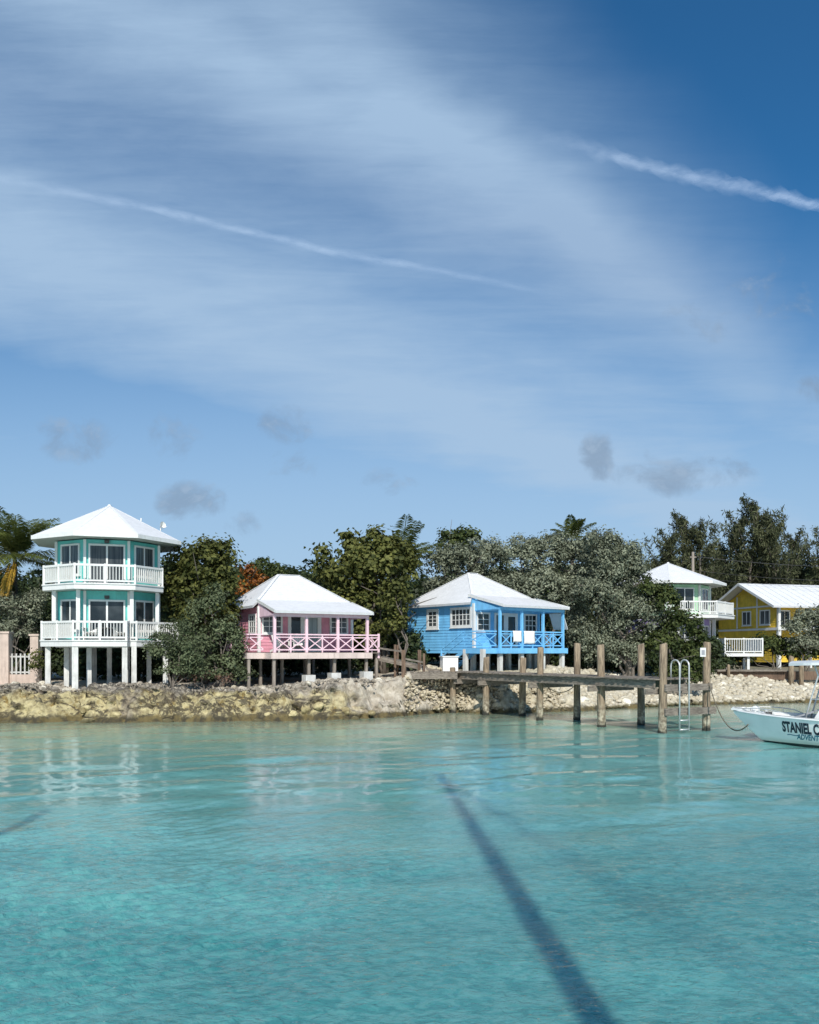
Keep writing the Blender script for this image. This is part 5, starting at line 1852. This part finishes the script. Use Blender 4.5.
def hull_text(body, s0, width, z0, zc, height, mat, name, slope=0.0, shear=0.0, bold=0.02):
    cu = D.curves.new(name, 'FONT')
    cu.body = body; cu.size = 1.0; cu.offset = bold; cu.shear = shear; cu.resolution_u = 3
    tmp = D.objects.new('tmp', cu); COL.objects.link(tmp)
    dg = bpy.context.evaluated_depsgraph_get()
    me = D.meshes.new_from_object(tmp.evaluated_get(dg))
    D.objects.remove(tmp); D.curves.remove(cu)
    bm = bmesh.new(); bm.from_mesh(me)
    bmesh.ops.triangulate(bm, faces=bm.faces[:])
    for _ in range(3):
        lng = [e for e in bm.edges if e.calc_length() > 0.28]
        if not lng: break
        bmesh.ops.subdivide_edges(bm, edges=lng, cuts=1)
        bmesh.ops.triangulate(bm, faces=bm.faces[:])
    co = np.array([v.co[:] for v in bm.verts])
    x0, x1 = co[:, 0].min(), co[:, 0].max(); y0, y1 = co[:, 1].min(), co[:, 1].max()
    for v in bm.verts:
        s = s0 + (v.co.x - x0) / (x1 - x0) * width
        z = z0 + slope * (s - s0) + (v.co.y - y0) / (y1 - y0) * height
        zs, zk = z_sheer(s), z_keel(s)
        t = (zs - z) / (zs - zk)
        p = hull_pt(s, t, -1)
        e = 0.02
        n = (hull_pt(s + e, t, -1) - p).cross(hull_pt(s, t + e, -1) - p)
        n.normalize()
        if n.y > 0: n = -n
        v.co = p + n * 0.008
    bm.normal_update()
    bm.to_mesh(me); bm.free()
    me.materials.clear()
    return link_mesh(name, me, mat, hull)


M['navy'] = paint('navy_lettering', (0.012, 0.018, 0.035), 0.4, 0.05)
M['tealink'] = paint('teal_lettering', (0.02, 0.16, 0.22), 0.4, 0.05)
hull_text('STANIEL CAY', 1.76, 1.52, 0.47, 0, 0.39, M['navy'], 'hull_lettering', -0.035, 0.0, 0.045)
hull_text('ADVENTURES', 2.20, 1.12, 0.24, 0, 0.20, M['tealink'], 'hull_lettering', -0.02, 0.25, 0.03)
hull_text('~', 1.90, 0.36, 0.36, 0, 0.05, M['tealink'], 'hull_flourish', -0.03, 0.0, 0.02)

# mooring line from dock piling to bow
bowp = BT.matrix_basis @ Vector((0.55, -0.25, 0.62))
rope('mooring_line', 'sagging mooring line from the dock corner piling to the boat bow', (11.95, 32.75, 1.95), (bowp.x, bowp.y, bowp.z), 0.85, 0.022)

# ------------------------------------------------------------------ yacht masts behind the viewpoint (they throw the long shadows over the water)
SUN_EL = math.radians(40); SUN_AZ = Vector((0.06, -1.0, 0)).normalized()
def mast(label, x_line, tipY, by, r, sail=False):
    """mast whose shadow runs along the sun azimuth to tipY"""
    bx = x_line - 0.06 * by
    H = (tipY - by) * math.tan(SUN_EL)
    R = thing('yacht_mast', label, 'mast', (bx, by, 0), 0)
    MB().tube([(0, 0, -1.0), (0, 0, H * 0.7), (0, 0, H)], [r * 1.25, r * 1.0, r * 0.5], 12).build('pole', M['white_clean'], R)
    for f in (0.45, 0.72):
        MB().tube([(0, -1.2, H * f), (0, 0, H * f + 0.1), (0, 1.2, H * f)], 0.03, 6).build('spreader', M['steel'], R)
    if sail:
        for q in (-0.30, -0.1, 0.1, 0.3):
            MB().tube([(q * 0.2, 0, H * 0.97), (3.05 + q * 1.2, 2.1, 1.5)], 0.014, 6).build('forestay', M['steel'], R)
    return R


mast('tall yacht mast standing behind the viewpoint, right', 2.08, 21.5, -4.0, 0.155, True)
mast('shorter yacht mast standing behind the viewpoint, left', -6.35, 16.6, -4.0, 0.12)

# ------------------------------------------------------------------ contrails: thin ice-cloud ribbons at 9 km
def mat_trail(name, strength):
    m, nt, b, pos, ob = new_mat(name)
    at = nt.node('ShaderNodeAttribute', attribute_name='dens')
    dn = E(nt, at.outputs['Fac'])
    n = nt.noise(pos, 0.0028, 5, 0.65)
    n2 = nt.noise(pos, 0.0006, 3, 0.6)
    dif = nt.node('ShaderNodeBsdfTranslucent'); dif.inputs['Color'].default_value = (0.95, 0.95, 0.95, 1)
    dd = nt.node('ShaderNodeBsdfDiffuse'); dd.inputs['Color'].default_value = (0.95, 0.95, 0.95, 1)
    ad = nt.node('ShaderNodeAddShader')
    nt.l.new(dif.outputs[0], ad.inputs[0]); nt.l.new(dd.outputs[0], ad.inputs[1])
    tr = nt.node('ShaderNodeBsdfTransparent')
    mx = nt.node('ShaderNodeMixShader')
    a = nt.math('MULTIPLY', dn * strength, nt.smooth(n, 0.25, 0.65, 0.35, 1.0) * nt.smooth(n2, 0.3, 0.6, 0.55, 1.0), clamp=True)
    nt.put(mx.inputs[0], a)
    nt.l.new(tr.outputs[0], mx.inputs[1]); nt.l.new(ad.outputs[0], mx.inputs[2])
    nt.l.new(mx.outputs[0], m.node_tree.nodes['Material Output'].inputs['Surface'])
    return m


def contrail(label, keys, strength):
    """keys: (px, py, half width px, density) along the trail at 9 km height"""
    Z = 9000.0
    N_ = 90
    ks = np.array(keys, float); ks[:, 2] *= 1.25
    tt = np.linspace(0, 1, len(ks))
    vs = []; dens = []; fs = []
    prof = [(-1, 0.0), (-0.55, 0.45), (-0.15, 1.0), (0.2, 1.0), (0.6, 0.4), (1, 0.0)]
    for i in range(N_ + 1):
        t = i / N_
        px, py, w, dn = [np.interp(t, tt, ks[:, k]) for k in range(4)]
        wob = float(vnoise(i * 0.35, 0.0, 0.0, 5)) * 0.9
        for (o, d_) in prof:
            ww = w * (1 + 0.3 * float(vnoise(i * 0.5, o * 2.0, 3.0, 9)))
            y = py + o * ww + wob
            v_ = (HY - y) / FPX
            Y = (Z - CAM_H) / v_
            vs.append(((px - HX) / FPX * Y, Y, Z)); dens.append(d_ * dn)
    k = len(prof)
    for i in range(N_):
        for j in range(k - 1):
            a = i * k + j
            fs.append((a, a + k, a + k + 1, a + 1))
    c = Vector(vs[len(vs) // 2])
    mb = MB().add([Vector(v) - c for v in vs], fs, 0, True)
    o = mb.build('contrail', mat_trail('contrail_ice', strength))
    o.location = c
    at = o.data.attributes.new('dens', 'FLOAT', 'POINT')
    at.data.foreach_set('value', dens)
    tag(o, label, 'contrail')


contrail('short bright contrail slanting down to the right edge of the sky',
         [(520, 130, 10, 0.0), (580, 146, 9, 0.25), (625, 160, 7, 0.75), (680, 174, 8, 0.8), (740, 186, 9, 0.85), (800, 201, 7, 1.0), (860, 216, 6, 1.0)], 0.20)
contrail('long thin contrail crossing the left half of the sky',
         [(-30, 172, 7, 0.3), (60, 191, 6, 0.45), (150, 208, 5, 0.75), (250, 232, 4.5, 0.8), (340, 253, 4.5, 0.75), (430, 269, 4, 0.6), (520, 287, 4, 0.25), (570, 299, 4, 0.0)], 0.13)

# ------------------------------------------------------------------ sky
world = D.worlds.new('World'); SC.world = world; world.use_nodes = True
nt = NT(world.node_tree)
bg = world.node_tree.nodes['Background']
sky = nt.node('ShaderNodeTexSky', sky_type='NISHITA')
sky.sun_disc = False
sky.sun_elevation = SUN_EL
sky.sun_rotation = math.radians(180)
sky.altitude = 0; sky.air_density = 1.0; sky.dust_density = 0.6; sky.ozone_density = 2.0
tc = nt.node('ShaderNodeTexCoord')
gx, gy, gzv = nt.sep(E(nt, tc.outputs['Generated']))
ay = nt.math('MAXIMUM', nt.math('ABSOLUTE', gy), 0.05)
U_ = gx / ay            # tangent of bearing
V_ = gzv / ay           # tangent of elevation
skyv = nt.comb(U_, V_, 0.0)
wn = nt.noise(skyv, 2.2, 5, 0.55, 0.4, color=True)
wx_, wy_, _z = nt.sep(wn)
u = U_ + (wx_ - 0.5) * 0.16
v = V_ + (wy_ - 0.5) * 0.12
# streaky cirrus texture drawn out along the wind (upper left to lower right)
stv = nt.mapping(skyv, (1.0, 4.5, 1.0), (0, 0, math.radians(32)))
sn = nt.noise(stv, 2.6, 6, 0.6, 0.5)
sn2 = nt.noise(nt.mapping(skyv, (1.0, 3.0, 1.0), (0, 0, math.radians(40))), 7.0, 5, 0.6, 0.3)
def U(px): return (px - HX) / FPX
def Vv(py): return (HY - py) / FPX
sn3 = nt.noise(nt.mapping(skyv, (0.8, 9.0, 1.0), (0, 0, math.radians(36))), 5.0, 6, 0.65, 0.6)
# clear-air region in the upper right, its edge running from (380,0) to (760,330)
s1 = (u - U(390)) + (v - Vv(0)) * 0.95
veil = nt.smooth(s1, -0.12, 0.30, 1.0, 0.0)
# brighter band low and right
low = nt.smooth(V_, Vv(470), Vv(230), 1.0, 0.0)
veil = nt.math('MAXIMUM', veil, low * nt.smooth(U_, U(430), U(640), 0.0, 0.85))
def band(x0, y0, x1, y1, wdt, amp):
    ax_, ay_, bx_, by_ = U(x0), Vv(y0), U(x1), Vv(y1)
    L = math.hypot(bx_ - ax_, by_ - ay_); nx_, ny_ = -(by_ - ay_) / L, (bx_ - ax_) / L
    d = (u - ax_) * nx_ + (v - ay_) * ny_
    g = nt.smooth(nt.math('ABSOLUTE', d), 0.0, wdt / FPX, amp, 0.0)
    return g
bright = band(0, 250, 470, 420, 105, 0.42) + band(130, 10, 760, 330, 95, 0.34) + band(380, 60, 830, 420, 60, 0.22)
clear = band(-40, 365, 330, 478, 50, 0.55) * nt.smooth(U_, U(370), U(180), 0.0, 1.0)
greyish = band(-60, 90, 330, 190, 110, 0.40)
dens = nt.math('MULTIPLY', veil, 0.58 + bright + (sn - 0.5) * 0.55 + (sn2 - 0.5) * 0.30 + (sn3 - 0.5) * 0.34, clamp=True)
dens = nt.math('MULTIPLY', dens, 1.0 - clear, clamp=True)
haze = nt.smooth(V_, 0.02, 0.60, 1.0, 0.0)
dens = nt.math('MAXIMUM', dens, haze)
SCL = 1.0 / 0.10
def rad(r, g, b): return (r * SCL, g * SCL, b * SCL)
skyc = nt.mix(1.0, E(nt, sky.outputs[0]), (0.27, 0.80, 1.12), 'MULTIPLY')
lowair = nt.smooth(V_, 0.05, 0.40, 0.75, 0.0)
cir = nt.mix(greyish, rad(0.395, 0.555, 0.755), rad(0.28, 0.40, 0.60))
cir = nt.mix(lowair, cir, rad(0.43, 0.585, 0.765))
col = nt.mix(dens * 0.92, skyc, cir)
# small low grey cumulus scraps
def puff(px, py, rx_, ry_, amp):
    a = (U_ - U(px)) / (rx_ * 1.2 / FPX); b_ = (V_ - Vv(py)) / (ry_ * 1.15 / FPX)
    r2 = a * a + b_ * b_
    return nt.smooth(r2, 0.0, 1.6, amp, 0.0)
pn = nt.noise(nt.mapping(skyv, (1, 1.25, 1)), 15.0, 7, 0.62, 0.35)
allp = None
for args in ((288, 424, 30, 22, 0.9), (176, 432, 28, 30, 0.6), (85, 436, 44, 24, 0.75), (196, 500, 34, 20, 0.95), (240, 524, 22, 16, 0.7),
             (598, 456, 16, 24, 0.95), (690, 476, 66, 20, 1.0), (652, 456, 12, 10, 0.6), (812, 392, 18, 14, 0.9),
             (392, 482, 26, 16, 0.5), (702, 320, 44, 20, 0.55), (780, 290, 60, 34, 0.45), (290, 462, 34, 16, 0.55)):
    p = puff(*args)
    allp = p if allp is None else nt.math('MAXIMUM', allp, p)
pm = nt.smooth(allp * 0.66 + (pn - 0.5) * 2.3, 0.22, 0.90, 0.0, 0.66)
pm = nt.math('MULTIPLY', pm, nt.smooth(allp, 0.02, 0.25), clamp=True)
pn2 = nt.noise(nt.mapping(skyv, (1, 1.25, 1), (0, 0, 0), (0.006, 0.022, 0)), 15.0, 7, 0.62, 0.35)
lit = nt.smooth(pn - pn2, 0.03, 0.18, 0.0, 0.4)
col = nt.mix(pm, col, nt.mix(lit, rad(0.225, 0.31, 0.43), rad(0.47, 0.58, 0.72)))
nt.put(bg.inputs['Color'], col)
bg.inputs['Strength'].default_value = 0.10

sun = D.lights.new('sun', 'SUN'); sun.energy = 4.8; sun.angle = math.radians(0.53); sun.color = (1.0, 0.955, 0.88)
so_ = D.objects.new('sun', sun); COL.objects.link(so_)
to_sun = Vector((SUN_AZ.x * math.cos(SUN_EL), SUN_AZ.y * math.cos(SUN_EL), math.sin(SUN_EL)))
so_.rotation_euler = to_sun.to_track_quat('Z', 'Y').to_euler()
so_.location = to_sun * 60

# ------------------------------------------------------------------ camera
cam = D.cameras.new('camera')
cam.sensor_width = 36; cam.lens = FPX / 1024 * 36
cam.shift_y = (HY - 512) / 1024
cam.clip_start = 0.1; cam.clip_end = 200000
co = D.objects.new('camera', cam); COL.objects.link(co)
co.location = (0, 0, CAM_H); co.rotation_euler = (PI / 2, 0, 0)
SC.camera = co
SC.view_settings.view_transform = 'Standard'
SC.view_settings.look = 'None'
SC.view_settings.exposure = 0
SC.render.resolution_x, SC.render.resolution_y = 819, 1024
